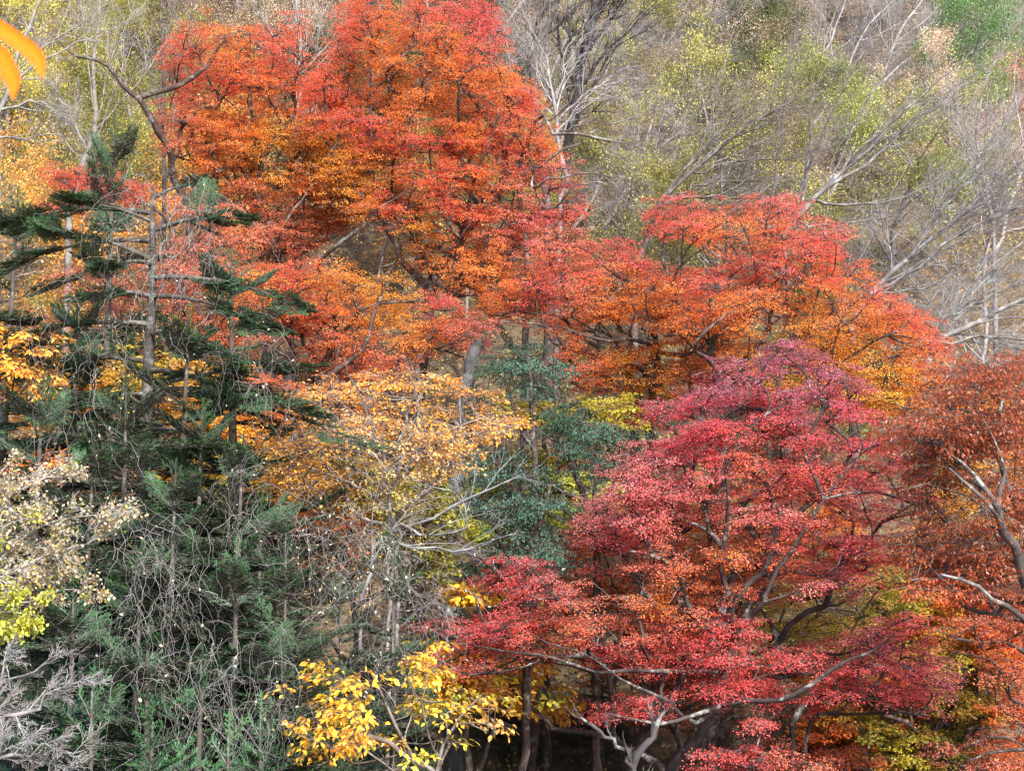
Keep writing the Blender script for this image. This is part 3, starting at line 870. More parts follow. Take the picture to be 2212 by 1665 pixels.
hero_tree('maple_tree', 'rust-orange maple shaded behind the crimson one', 'maple', 34,
          [[(1150, 1200), (1300, 1100), (1500, 1050), (1700, 1000), (1850, 1100), (1950, 1250), (1950, 1400), (1800, 1480), (1550, 1500), (1300, 1480), (1150, 1420), (1200, 1300)], [(1350, 1530), (1550, 1500), (1600, 1560), (1450, 1600)]],
          [(1300, 1200, 'rust'), (1500, 1150, 'orange'), (1400, 1300, 'rust'), (1600, 1250, 'rust'), (1800, 1150, 'orange'), (1850, 1300, 'yolive'), (1700, 1350, 'yolive'), (1300, 1400, 'rust'), (1550, 1450, 'rust'), (1880, 1400, 'rust')],
          [[(1350, 1690, 0, .2), (1400, 1560, 0, .18), (1420, 1400, 0, .14), (1500, 1250, 0, .08), (1550, 1100, 0, .05)],
           [(1400, 1500, 0, .1), (1650, 1400, 0, .09), (1800, 1300, 0, .05)]], T=1.6, group='red and orange maples', layers=.95, per=10)

hero_tree('maple_tree', 'gold-orange maple glimpsed behind the russet tree at right edge', 'maple', 37,
          [[(1980, 820), (2100, 780), (2230, 860), (2230, 1200), (2100, 1200), (2000, 1180), (1960, 1000)]],
          [(2000, 900, 'orange'), (2080, 1050, 'gold'), (2060, 1120, 'amber'), (2200, 1000, 'orange'), (2150, 1150, 'gold')],
          [[(2100, 1400, 0, .18), (2110, 1200, 0, .15), (2120, 1000, 0, .1), (2080, 880, 0, .05)]], T=1.5, group='red and orange maples', layers=1.0, per=10)

# ------------------------------------------------------------------ russet tree at the right edge
hero_tree('beech_tree', 'russet-brown tree with pale leaning trunk at the right edge', 'tree', 27,
          [[(1900, 930), (1960, 880), (2010, 870), (2050, 800), (2100, 770), (2160, 775), (2250, 760), (2250, 1340), (2150, 1300), (2050, 1290), (1980, 1270), (1920, 1200), (1960, 1120), (1990, 1040), (1960, 980)]],
          [(1950, 930, 'brown'), (2050, 820, 'brown'), (2150, 800, 'brown'), (2200, 900, 'brown'), (2060, 950, 'brown'), (2150, 1000, 'brown'), (2000, 1050, 'brown'), (1960, 1180, 'brown'), (2100, 1180, 'brown'), (2180, 1250, 'brown'), (2020, 1250, 'rust')],
          [[(2330, 1500, 0, .2), (2225, 1265, -.8, .13), (2190, 1180, -1, .11), (2160, 1110, -1.3, .09), (2130, 1060, -1.4, .06), (2080, 1000, -1.3, .03)],
           [(2170, 1130, -1.2, .07), (2120, 1080, -1.5, .05), (2050, 1010, -1.5, .02)], [(2160, 1100, -1.3, .05), (2170, 1040, -1.4, .04), (2160, 980, -1.3, .02)],
           [(2300, 1450, -.6, .09), (2210, 1340, -1.3, .06), (2120, 1270, -1.5, .045), (2030, 1240, -1.4, .02)],
           [(2250, 1300, 0, .1), (2200, 1100, .4, .08), (2120, 900, .4, .04)]],
          holes=[(2075, 1085, 62, .8), (2190, 900, 18), (2060, 1300, 20), (2130, 870, 14)], T=1.3, leaf=.085, spray=.65, kind='broad', clump=.9, per=16, layers=1.7, droop=.6, jit=.8, tmpl=NARROW, bark=(.075, .062, .058), barkmat=M_GREY, flat=.6, gap=.2, limbk=.85, ldz=-.5)

hero_tree('maple_tree', 'olive-yellow maple filling the lower right corner', 'maple', 36,
          [[(1880, 1250), (2240, 1230), (2240, 1690), (1750, 1690), (1720, 1600), (1800, 1480), (1780, 1380), (1850, 1300)]],
          [(1950, 1290, 'olive'), (2100, 1310, 'rust'), (2180, 1400, 'rust'), (1850, 1300, 'moss'), (1850, 1420, 'olive'), (2050, 1450, 'yolive'), (2100, 1480, 'olive'), (1900, 1580, 'olive'), (2060, 1590, 'moss'), (2160, 1560, 'rust'), (1980, 1640, 'yolive'), (1820, 1620, 'rust'), (1940, 1500, 'rust')],
          [[(2000, 1690, 0, .2), (2020, 1600, -1, .14), (2060, 1480, 0, .1), (2080, 1330, 0, .05)],
           [(2010, 1650, -1, .12), (1960, 1560, -1.8, .09), (1890, 1530, -1.9, .06), (1860, 1500, -1.8, .03)], [(2010, 1640, -1, .1), (2150, 1590, -1.8, .07), (2230, 1620, -1.8, .04)]],
          holes=[(1910, 1540, 30, .6), (1980, 1570, 20, .5)], T=1.8, layers=1.15, per=10, leaf=.085, group='red and orange maples')

hero_tree('maple_tree', 'sparse rust-salmon maple reaching in from the lower right corner', 'maple', 32,
          [[(1960, 1340), (2060, 1330), (2240, 1300), (2240, 1480), (2130, 1450), (2030, 1410)], [(2000, 1610), (2100, 1590), (2240, 1560), (2240, 1690), (2080, 1690)], [(2140, 1480), (2240, 1480), (2240, 1560), (2160, 1540)], [(1740, 1590), (1850, 1590), (1960, 1640), (1900, 1690), (1800, 1690)]],
          [(2100, 1380, 'salmon'), (2000, 1360, 'rust'), (2200, 1400, 'rust'), (2130, 1640, 'salmon'), (2200, 1600, 'rust'), (2200, 1520, 'salmon'), (1820, 1640, 'rust')],
          [[(2330, 1690, 0, .16), (2300, 1520, 0, .13), (2200, 1410, -.4, .08), (2080, 1380, -.4, .04)],
           [(2320, 1640, 0, .1), (2200, 1620, -.5, .07), (2100, 1640, -.5, .03)]], T=1.0, layers=1.1, per=8, group='red and orange maples', clump=.8)

# ------------------------------------------------------------------ yellow broad-leaved trees
hero_tree('magnolia_tree', 'large-leaved yellow tree behind the lowest left crimson boughs', 'tree', 32.5,
          [[(860, 1400), (940, 1380), (1060, 1400), (1150, 1420), (1210, 1470), (1230, 1530), (1150, 1550), (1060, 1560), (1000, 1540), (900, 1480)],
           [(955, 1250), (1000, 1230), (1040, 1270), (1100, 1280), (1130, 1310), (1060, 1340), (990, 1320), (950, 1290)]],
          [(1000, 1450, 'gold'), (1100, 1430, 'yolive'), (1150, 1500, 'ochre'), (960, 1480, 'gold'), (1000, 1300, 'gold'), (1080, 1310, 'gold'), (880, 1430, 'gold'), (1050, 1540, 'ochre')],
          [[(1010, 1760, 0, .12), (1010, 1600, .1, .09), (1000, 1480, 0, .05), (950, 1340, 0, .03), (980, 1290, 0, .015)],
           [(1010, 1700, 0, .09), (1080, 1560, .1, .06), (1150, 1480, .1, .03)]],
          T=1.2, leaf=.19, spray=.62, kind='broad', clump=.8, per=6, layers=1.3, flat=.5, gap=.25, limbk=.8, mat=M_BROAD, tmpl=OVAL, jit=.45, keep=.55, tip=.005, tw=.004, bark=(.1, .08, .06), ex=.42, droop=.1, fleck=.2, cj=45)
hero_tree('magnolia_tree', 'yellow tree with sparse broad leaves at the bottom edge, left of centre', 'tree', 18,
          [[(630, 1440), (700, 1410), (800, 1450), (870, 1400), (960, 1440), (1060, 1470), (1100, 1530), (1060, 1560), (1000, 1600), (900, 1640), (830, 1650), (750, 1620), (650, 1640), (630, 1580), (700, 1520), (650, 1480)]],
          [(700, 1500, 'gold'), (800, 1500, 'gold'), (850, 1560, 'gold'), (760, 1600, 'amber'), (900, 1600, 'yolive'), (960, 1530, 'yolive'), (660, 1600, 'gold'), (720, 1440, 'amber'), (1050, 1540, 'ochre')],
          [[(960, 1760, 0, .06), (920, 1680, 0, .05), (830, 1610, -.2, .04), (730, 1590, -.3, .02)], [(925, 1690, 0, .04), (850, 1560, 0, .03), (800, 1450, 0, .015)], [(930, 1680, 0, .04), (980, 1560, 0, .025), (1040, 1500, 0, .012)]],
          T=.9, leaf=.092, spray=.36, kind='broad', clump=.5, per=5, layers=1.15, flat=.6, gap=.08, limbk=.8, mat=M_BROAD, tmpl=OVAL, jit=.5, keep=.5, tip=.004, tw=.0025, bark=(.14, .11, .09), ex=.42, droop=.15, fleck=.22, cj=45)
hero_tree('broadleaf_shrub', 'ochre and olive thicket under the orange-yellow shrub, behind the vines', 'shrub', 30,
          [[(560, 1010), (760, 1000), (960, 1000), (1000, 1100), (980, 1260), (800, 1260), (640, 1200), (560, 1120)], [(420, 1200), (600, 1200), (600, 1330), (420, 1320)]],
          [(600, 1050, 'amber'), (700, 1080, 'ochre'), (850, 1080, 'yolive'), (950, 1150, 'olive'), (700, 1180, 'rust'), (850, 1200, 'moss'), (500, 1260, 'olive')],
          [[(760, 1400, 0, .12), (755, 1260, 0, .1), (750, 1120, 0, .06), (700, 1030, 0, .03)], [(755, 1250, 0, .07), (860, 1150, 0, .05), (920, 1060, 0, .03)]], T=1.2, leaf=.085, kind='broad', clump=.9, per=11, layers=1.1, flat=.5, mat=M_BROAD, gap=.5)
hero_tree('broadleaf_shrub', 'orange-yellow shrub with fan of bare pale stems in the middle', 'shrub', 27,
          [[(560, 900), (620, 850), (700, 810), (800, 790), (930, 790), (1030, 830), (1130, 880), (1120, 930), (1020, 950), (960, 1000), (940, 1060), (880, 1120), (760, 1090), (640, 1070), (560, 1020)]],
          [(640, 880, 'ochre'), (740, 850, 'orange'), (800, 830, 'amber'), (850, 870, 'amber'), (950, 860, 'ochre'), (1000, 850, 'orange'), (1050, 890, 'ochre'), (1100, 900, 'amber'), (900, 960, 'ochre'), (820, 960, 'tan'), (620, 980, 'amber'), (600, 1000, 'amber'), (700, 1030, 'ochre'), (800, 1050, 'yolive'), (900, 1080, 'tan')],
          [[(840, 1240, 0, .06), (835, 1120, 0, .05), (850, 1040, -.5, .06), (880, 960, -.6, .04), (900, 860, -.5, .02)], [(840, 1100, 0, .06), (760, 1040, -.5, .04), (640, 1000, -.5, .02)], [(855, 1030, -.4, .05), (950, 950, -.5, .03), (1050, 900, -.5, .02)]],
          T=1.8, gap=.16, leaf=.07, spray=.5, kind='broad', clump=.8, per=11, layers=1.7, flat=.6, mat=M_BROAD, tmpl=OVAL, keep=.6, tip=.006, tw=.004, bark=(.2, .17, .15), jit=.55, cj=40)

hero_tree('broadleaf_tree', 'deep orange-leaved branch cluster at left edge between the firs', 'tree', 24,
          [[(-20, 680), (60, 700), (120, 740), (130, 800), (60, 860), (-20, 850)], [(-20, 960), (80, 960), (160, 1000), (100, 1040), (-20, 1030)]],
          [(30, 740, 'amber'), (80, 800, 'ochre'), (30, 840, 'amber'), (60, 1000, 'orange')],
          [[(-60, 1200, 0, .1), (-40, 1000, 0, .08), (0, 850, 0, .05), (60, 760, 0, .02)]], T=.9, leaf=.1, spray=.45, kind='broad', clump=.7, per=6, layers=1.5, flat=.6, mat=M_BROAD, tmpl=OVAL, keep=.7, tip=.006)

hero_tree('broadleaf_tree', 'ochre and yellow tree behind the firs, left of the orange shrub', 'tree', 33,
          [[(130, 740), (300, 760), (460, 780), (600, 800), (660, 860), (600, 930), (560, 960), (400, 940), (330, 900), (200, 900), (60, 920), (20, 860)], [(300, 960), (560, 960), (620, 1060), (420, 1080), (300, 1040), (60, 1060), (60, 960)]],
          [(200, 780, 'ochre'), (300, 800, 'yolive'), (420, 850, 'ochre'), (500, 900, 'amber'), (600, 850, 'rust'), (400, 900, 'ochre'), (300, 1000, 'ochre'), (120, 960, 'amber'), (500, 1000, 'yolive'), (130, 1020, 'orange')],
          [[(480, 1200, 0, .16), (470, 1050, 0, .14), (430, 950, 0, .1), (350, 850, 0, .05)], [(470, 1040, 0, .08), (560, 930, 0, .06), (600, 860, 0, .03)], [(430, 960, 0, .08), (250, 950, 0, .06), (100, 900, 0, .03)]], T=1.8, leaf=.09, layers=1.0, per=9)

hero_tree('broadleaf_tree', 'lime-yellow tree low in the shade behind the blue-green conifers', 'tree', 37,
          [[(960, 1140), (1100, 1120), (1120, 1200), (1000, 1200)], [(1260, 1010), (1340, 1000), (1340, 1090), (1260, 1090)], [(1050, 850), (1200, 850), (1330, 830), (1400, 880), (1300, 960), (1100, 900)], [(950, 980), (1250, 960), (1250, 1180), (1150, 1200), (1000, 1100)]],
          [(1040, 1160, 'lime'), (1300, 1050, 'lime'), (1200, 900, 'olive'), (1100, 870, 'olive'), (1100, 1050, 'moss'), (1320, 860, 'yolive')],
          [[(1180, 1400, 0, .15), (1180, 1200, 0, .13), (1170, 1000, 0, .1), (1200, 880, 0, .05)]], T=1.6, leaf=.09, layers=.9, per=9)

# ------------------------------------------------------------------ conifers
def bough_template(seed, dense=1.0, drop=.25):
    """unit-length bough along +x: needle shoots in a flat herringbone; returns leaf arrays and twig polylines"""
    r = np.random.default_rng(seed)
    NP, NX, NN, TW = [], [], [], []

    def shoot(a, d, L, needles=True):
        tt = np.linspace(0, 1, 4)
        pts = a + d * L * tt[:, None] + np.array([0, 0, .10 * L]) * (tt ** 2)[:, None]
        TW.append(pts)
        if needles:
            n_ = max(4, int(L / .024 * dense))
            for q in np.linspace(.08, 1, n_):
                b0 = a + d * L * q + np.array([0, 0, .10 * L * q * q])
                side = nrm(np.cross([0, 0, 1.], d))
                for s in (1, -1):
                    x = side * s * r.uniform(.7, 1.1) + d * r.uniform(.35, .8) + np.array([0, 0, r.uniform(0, .45)])
                    NP.append(b0); NX.append(x); NN.append(np.array([0, 0, 1.]) + r.normal(0, .35, 3))
    main = np.linspace(.0, 1, 5)
    pts = np.stack([main, r.normal(0, .012, 5), -drop * main * (1 - .75 * main)], -1)
    TW.append(np.stack([np.interp(np.linspace(0, 1, 4), main, pts[:, c]) for c in range(3)], -1))
    shoot(np.array([.45, 0, pts[2, 2]]), nrm(np.array([1, 0, -.05])), .5)
    for q in np.linspace(.12, 1, 14):
        b0 = np.array([np.interp(q, main, pts[:, c]) for c in range(3)])
        for s in ((1, -1) if q < .99 else (0,)):
            ang = s * r.uniform(.75, 1.05)
            L = (.42 * (1 - q) ** .8 + .10) * r.uniform(.7, 1.15)
            if r.random() < .12: continue
            d = nrm(np.array([math.cos(ang), math.sin(ang), r.uniform(-.12, .1)]))
            shoot(b0, d, L)
            if L > .16:
                for q2 in np.arange(.3, .95, .26):
                    for s2 in (1, -1):
                        a2 = ang + s2 * r.uniform(.6, .95)
                        d2 = nrm(np.array([math.cos(a2), math.sin(a2), r.uniform(-.1, .1)]))
                        shoot(b0 + d * L * q2, d2, L * .42 * (1.1 - q2 * .6))
    return np.array(NP), np.array(NX), np.array(NN), np.array(TW)


def small_template(seed):
    r = np.random.default_rng(seed)
    NP, NX, NN, TW = [], [], [], []
    ax_ = [(np.array([0., 0, 0]), np.array([1., 0, 0]), 1.0)]
    for q in (.3, .52, .74):
        for s in (1, -1):
            if r.random() < .15: continue
            an = s * r.uniform(.7, 1.0)
            ax_.append((np.array([q, 0, 0]), np.array([math.cos(an), math.sin(an), r.uniform(-.1, .15)]), (.62 - .45 * q) * r.uniform(.8, 1.2)))
    for a, d, L in ax_:
        TW.append(a + d * L * np.linspace(0, 1, 4)[:, None])
        side = nrm(np.cross([0, 0, 1.], d))
        for q in np.linspace(.08, 1, max(5, int(L / .05))):
            for s in (1, -1, .3):
                NP.append(a + d * L * q); NX.append(side * s * r.uniform(.8, 1.1) + d * r.uniform(.4, .8) + np.array([0, 0, r.uniform(0, .6)])); NN.append(np.array([0, 0, 1.]) + r.normal(0, .4, 3))
    return np.array(NP), np.array(NX), np.array(NN), np.array(TW)


BOUGH = [bough_template(s) for s in range(4)] + [small_template(s) for s in range(3)]


def add_boughs(bl, bt, P, D, L, col, needle=.036, tw=.008, up=None):
    n_ = len(P)
    X = nrm(D)
    if up is None: up = np.tile([0, 0, 1.], (n_, 1)) + rng.normal(0, .35, (n_, 3))
    Y = nrm(np.cross(up, X)); Z = np.cross(X, Y)
    wh = np.where(L < .62, rng.integers(4, 7, n_), rng.integers(0, 4, n_))
    for k in range(7):
        m_ = wh == k
        if not m_.any(): continue
        NP, NX, NN, TW = BOUGH[k]
        Mt = np.stack([X[m_], Y[m_], Z[m_]], 1)
        l = L[m_]
        # short boughs keep only part of the needles
        P2 = (P[m_][:, None] + np.einsum('lc,ncd->nld', NP, Mt) * l[:, None, None]).reshape(-1, 3)
        X2 = np.einsum('lc,ncd->nld', NX, Mt).reshape(-1, 3); N2 = np.einsum('lc,ncd->nld', NN, Mt).reshape(-1, 3)
        kp = np.repeat(np.minimum(1, (l / 1.3)) if k < 4 else np.ones(len(l)), len(NP))
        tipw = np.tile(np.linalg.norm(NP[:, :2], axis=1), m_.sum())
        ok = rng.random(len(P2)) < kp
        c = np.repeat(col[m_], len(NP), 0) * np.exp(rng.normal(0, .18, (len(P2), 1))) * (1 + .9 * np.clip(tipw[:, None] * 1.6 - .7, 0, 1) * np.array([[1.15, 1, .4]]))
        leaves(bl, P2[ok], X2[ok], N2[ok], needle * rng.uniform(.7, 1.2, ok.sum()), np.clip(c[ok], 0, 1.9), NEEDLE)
        T2 = (P[m_][:, None, None] + np.einsum('tkc,ncd->ntkd', TW, Mt) * l[:, None, None, None]).reshape(-1, 4, 3)
        tubes(bt, T2, np.broadcast_to(np.linspace(tw, tw * .35, 4)[None], T2.shape[:2]), 3)


NEEDLE = (np.array([[0, -.16, 0], [1, -.13, 0], [1, .13, 0], [0, .16, 0]]), np.array([[0, 1, 2, 3]]))


def fir_proto(H, Wd, nwh, seed, bare_low=.1, needle=.036):
    """fir of height H; boughs whorled along the trunk; origin at the base"""
    tr = MB(); bl = MB(); bt = MB()
    z = np.linspace(0, H, 14)
    tp = np.stack([.05 * np.sin(z * .6 + seed), .05 * np.cos(z * .5 + seed), z, .02 * H * (1 - z / H) ** .9 + .008], -1)
    tubes(tr, tp[None, :, :3], tp[None, :, 3], 8)
    P, D, L = [], [], []
    zz = H * bare_low
    a0 = 0
    while zz < H - .12:
        f = (H - zz) / H
        ln = Wd * (f ** .7) * .55 + .14
        nb = 5 if f > .15 else 4
        for q in range(nb):
            if rng.random() < .22: continue
            a_ = a0 + q / nb * 6.283 + rng.normal(0, .25)
            P.append([0, 0, zz + rng.normal(0, .08)])
            D.append([math.cos(a_), math.sin(a_), .22 - .2 * f + rng.normal(0, .16) + (.5 if f < .12 else 0)])
            L.append(ln * rng.uniform(.55, 1.3))
        a0 += 1.1
        zz += (.3 + .04 * f) * rng.uniform(.8, 1.25)
    # leader shoot
    P.append([0, 0, H - .4]); D.append([.02, .02, 1]); L.append(.5)
    P = np.array(P); D = np.array(D); L = np.array(L)
    P[:, :2] += np.stack([np.interp(P[:, 2], z, tp[:, 0]), np.interp(P[:, 2], z, tp[:, 1])], -1)
    up = np.tile([0, 0, 1.], (len(P), 1)); up[-1] = [1, 0, 0]
    col = np.ones((len(P), 3)) * np.exp(rng.normal(0, .12, (len(P), 1)))
    add_boughs(bl, bt, P, D, L, col, needle, up=up)
    return dict(H=H, trunk=tr.mesh('trunk', M_BARK, True), branches=bt.mesh('branches', M_BARK), needles=bl.mesh('needles', M_NEEDLE))


FIRS = [fir_proto(5.5, 4.2, 0, 1), fir_proto(8.0, 5.4, 0, 2, .12), fir_proto(3.4, 2.9, 0, 3, .05)]


def fir(u, v, D, label, which=0, wide=1.0, col='fir', name='fir_tree', group='firs on the left', bright=1.0, rise=0.0, lean=0.):
    top = at(u, v, D)
    pr = FIRS[which]
    g = float(ground(top[0], top[1])) - .1
    h = top[2] - g
    s = h / pr['H']
    r_ = empty(name, (top[0], top[1], g), label, 'conifer', group)
    r_.rotation_euler = (0, lean, rng.uniform(0, 6.28))
    r_.scale = (wide * s ** .6, wide * s ** .6, s)
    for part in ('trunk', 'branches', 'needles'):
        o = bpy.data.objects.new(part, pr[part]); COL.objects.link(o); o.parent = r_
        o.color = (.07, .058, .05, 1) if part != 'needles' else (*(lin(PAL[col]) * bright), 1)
    return r_


# (u, v of the tip, depth, prototype, width, label)
FL = [(430, 880, 23.5, 1, .9, 'fir below the sweeping right bough of the vine-hung trunk'),
      (300, 1180, 19.5, 1, .8, 'dark fir in the middle of the left thicket, behind the curling vines'),
      (560, 1060, 24, 1, .8, 'fir half hidden behind the vines left of the ochre thicket'),
      (740, 1250, 24, 1, .75, 'dark fir under the ochre thicket'),
      (402, 690, 24, 1, 1.0, 'fir whose tip stands right of the vine-hung trunk'),
      (270, 830, 23, 1, .9, 'fir with narrow tip just left of the vine-hung trunk'),
      (510, 560, 27, 1, 1.1, 'fir with wide dark boughs, its tip against the red maple'),
      (165, 640, 27, 1, .8, 'fir left of the vine-hung trunk, tip among salmon leaves'),
      (30, 430, 30, 1, 1.0, 'tall dark fir at the left edge beneath the olive trees'),
      (250, 270, 34, 1, .75, 'fir rising highest at left, behind the red bough'),
      (85, 830, 22, 1, .9, 'fir at left edge with its tip under the orange leaves'),
      (200, 960, 20.5, 1, .85, 'bushy fir above the pale tan shrub'),
      (520, 950, 21, 1, .9, 'fir with tip left of the orange-yellow shrub'),
      (380, 1010, 20, 1, .85, 'bright green fir in the middle of the left thicket'),
      (620, 1150, 20, 0, .65, 'fir below the orange-yellow shrub, draped in thin vines'),
      (500, 1190, 18.5, 0, .95, 'fir with pale green tips over the dark hollow'),
      (850, 1180, 22, 0, .6, 'fir wrapped in pale vines beside the crimson boughs'),
      (150, 1270, 18, 0, .95, 'fir behind the yellow-green leaves at left edge'),
      (590, 1330, 18, 0, .7, 'fir with slanting bough left of the yellow leaves'),
      (330, 1340, 17, 0, .9, 'fir in the lower left thicket below the hanging vines'),
      (205, 1490, 14.5, 2, .9, 'small bright fir at the bottom edge beside the grey twigs'),
      (450, 1420, 16, 2, 1.0, 'small fir with upright tip in lower left thicket'),
      (490, 1590, 14, 2, .9, 'smallest fir at bottom edge, pale green tip'),
      (320, 1560, 15, 2, 1.0, 'low fir at bottom edge, second from the grey twigs'),
      (560, 1540, 16, 2, .8, 'low fir at bottom edge beside the yellow leaves')]
for u_, v_, D_, k_, wd_, lb in FL:
    fir(u_, v_, D_, lb, k_, wd_, bright=rng.uniform(.85, 1.2))
# blue-green conifers in the middle and the dark ones behind the crimson maple
CYP = dict(kind='maple', mat=M_NEEDLE, tmpl=NARROW, leaf=.085, spray=.6, clump=.75, flat=.7, droop=.4, jit=.7, group='blue-green conifers in the middle', T=1.0, per=12, layers=1.3, out_pitch=-.4, gap=.2)
hero_tree('cypress_tree', 'blue-green cypress below the orange maple, beside the pale broken trunk', 'conifer', 35,
          [[(1120, 700), (1160, 760), (1205, 770), (1210, 820), (1180, 850), (1120, 840), (1060, 830), (1050, 790), (1070, 740), (1100, 740)], [(1000, 830), (1060, 840), (1040, 900), (1000, 890)]],
          [(1120, 760, 'bluefir'), (1180, 800, 'bluefir'), (1080, 800, 'fir')],
          [[(1152, 1150, 0, .13), (1152, 950, 0, .12), (1150, 850, 0, .09), (1140, 750, 0, .04)], [(1152, 980, 0, .08), (1100, 850, 0, .05), (1090, 800, 0, .03)]], **CYP)
hero_tree('cypress_tree', 'blue-green cypress with dark forked stems left of the crimson maple', 'conifer', 32,
          [[(1180, 870), (1260, 870), (1330, 900), (1370, 950), (1360, 1010), (1300, 1000), (1290, 1060), (1240, 1040), (1230, 980), (1190, 960)], [(1290, 1090), (1340, 1080), (1350, 1130), (1300, 1120)]],
          [(1220, 900, 'fir'), (1300, 920, 'bluefir'), (1340, 980, 'fir'), (1270, 1020, 'bluefir')],
          [[(1290, 1250, 0, .14), (1285, 1130, 0, .13), (1260, 1060, 0, .1), (1225, 980, 0, .06), (1200, 900, 0, .03)], [(1287, 1140, 0, .1), (1320, 1040, 0, .06), (1350, 970, 0, .03)], [(1285, 1160, 0, .08), (1200, 1100, 0, .05), (1160, 1060, 0, .03)], [(1290, 1120, 0, .07), (1285, 1000, 0, .05), (1290, 930, 0, .03)]], **CYP)
hero_tree('cypress_tree', 'shaded blue-grey cypress under the bare white branches', 'conifer', 31,
          [[(960, 980), (1060, 960), (1180, 1010), (1220, 1080), (1200, 1160), (1230, 1230), (1100, 1220), (1120, 1150), (1060, 1120), (980, 1100)], [(960, 1190), (1100, 1200), (1080, 1240), (960, 1230)]],
          [(1000, 1020, 'bluefir'), (1100, 1050, 'bluefir'), (1180, 1200, 'bluefir')],
          [[(1130, 1400, 0, .14), (1120, 1250, 0, .12), (1080, 1150, 0, .09), (1040, 1080, 0, .05)], [(1122, 1260, 0, .1), (1170, 1120, 0, .07), (1190, 1050, 0, .04)], [(1125, 1280, 0, .11), (1010, 1180, -1, .08), (940, 1130, -1, .05)]], **CYP)
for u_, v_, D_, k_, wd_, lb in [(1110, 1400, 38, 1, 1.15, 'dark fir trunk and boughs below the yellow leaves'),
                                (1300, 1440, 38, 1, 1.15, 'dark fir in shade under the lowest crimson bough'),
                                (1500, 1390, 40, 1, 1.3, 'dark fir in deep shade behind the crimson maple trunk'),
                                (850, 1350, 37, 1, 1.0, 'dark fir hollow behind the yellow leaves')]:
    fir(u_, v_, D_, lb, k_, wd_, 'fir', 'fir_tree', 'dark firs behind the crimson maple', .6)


# the vine-hung conifer with its long bare trunk and sweeping boughs
def conifer_hero():
    D = 25.5
    tpts = [(330, 400, 0, .03), (328, 450, 0, .06), (330, 560, 0, .1), (325, 700, 0, .12), (318, 830, 0, .15), (314, 950, 0, .17), (308, 1100, 0, .19)]
    pts = np.array([[*at(a, b_, D + c), r_] for a, b_, c, r_ in tpts])[::-1]
    g = float(ground(pts[0, 0], pts[0, 1])) - .2
    base = np.array([pts[0, 0], pts[0, 1], g])
    pts = np.concatenate([[[*base, .24]], pts])
    root = empty('fir_tree', base, 'tall thin fir with long bare trunk, draped in tangled vines', 'conifer')
    tr, bl, bt = MB(), MB(), MB()
    q = resample(pts, 26)
    tubes(tr, q[None, :, :3], q[None, :, 3] * .72, 9)
    # (u0, v0) on the trunk -> (u1, v1, dD) bough tip
    B = [(328, 430, 410, 400, 1), (330, 480, 190, 440, -.6), (330, 500, 500, 470, -1), (328, 560, 120, 500, 0), (328, 570, 230, 580, -1.6), (328, 600, 620, 650, -1.2),
         (328, 640, 560, 700, -1.6), (325, 640, 180, 640, -1.5), (325, 700, 60, 720, -1), (325, 720, 480, 760, -2), (320, 800, 520, 860, -1.6), (318, 845, 640, 880, -1.2), (318, 850, 730, 935, -1.0), (318, 840, 600, 800, -.5),
         (318, 850, 160, 880, -.8), (315, 780, 90, 790, .6), (314, 930, 440, 950, -1.5), (314, 920, 200, 960, -1.5), (325, 520, 60, 560, 1), (327, 460, 60, 470, .5)]
    for u0, v0, u1, v1, dD in B:
        a = at(u0, v0, D); b_ = at(u1, v1, D + dD)
        d = b_ - a; L = np.linalg.norm(d)
        mid = (a + b_) / 2 + np.array([0, 0, .10 * L])
        tt = np.linspace(0, 1, 7)[:, None]
        pp = (1 - tt) ** 2 * a + 2 * (1 - tt) * tt * mid + tt * tt * b_
        tubes(bt, pp[None], np.linspace(.04, .01, 7)[None] * min(1.4, L / 1.6 + .3), 5)
        # foliage on outer part, as sub-boughs
        n_ = int(4 + L * 2.4)
        ts = rng.uniform(.3, 1, n_); ts[:2] = 1, .85
        P_ = np.stack([np.interp(ts, tt[:, 0], pp[:, c]) for c in range(3)], -1)
        dd = nrm(d)[None] + rng.normal(0, .55, (n_, 3)) * np.array([1, 1, .35]); dd[0] = nrm(d)
        dd[:, 2] -= .05
        add_boughs(bl, bt, P_, dd, rng.uniform(.45, .95, n_) * np.where(ts > .9, 1.1, 1), np.ones((n_, 3)) * np.exp(rng.normal(0, .15, (n_, 1))), .038, .005)
    for x_ in (tr, bl, bt):
        x_.v = [v_ - base.astype(np.float32) for v_ in x_.v]
    tr.build('trunk', M_BARK, root, (.05, .043, .04), True)
    bt.build('branches', M_BARK, root, (.07, .06, .05))
    bl.build('needles', M_NEEDLE, root, lin(PAL['fir']) * 1.0)


conifer_hero()


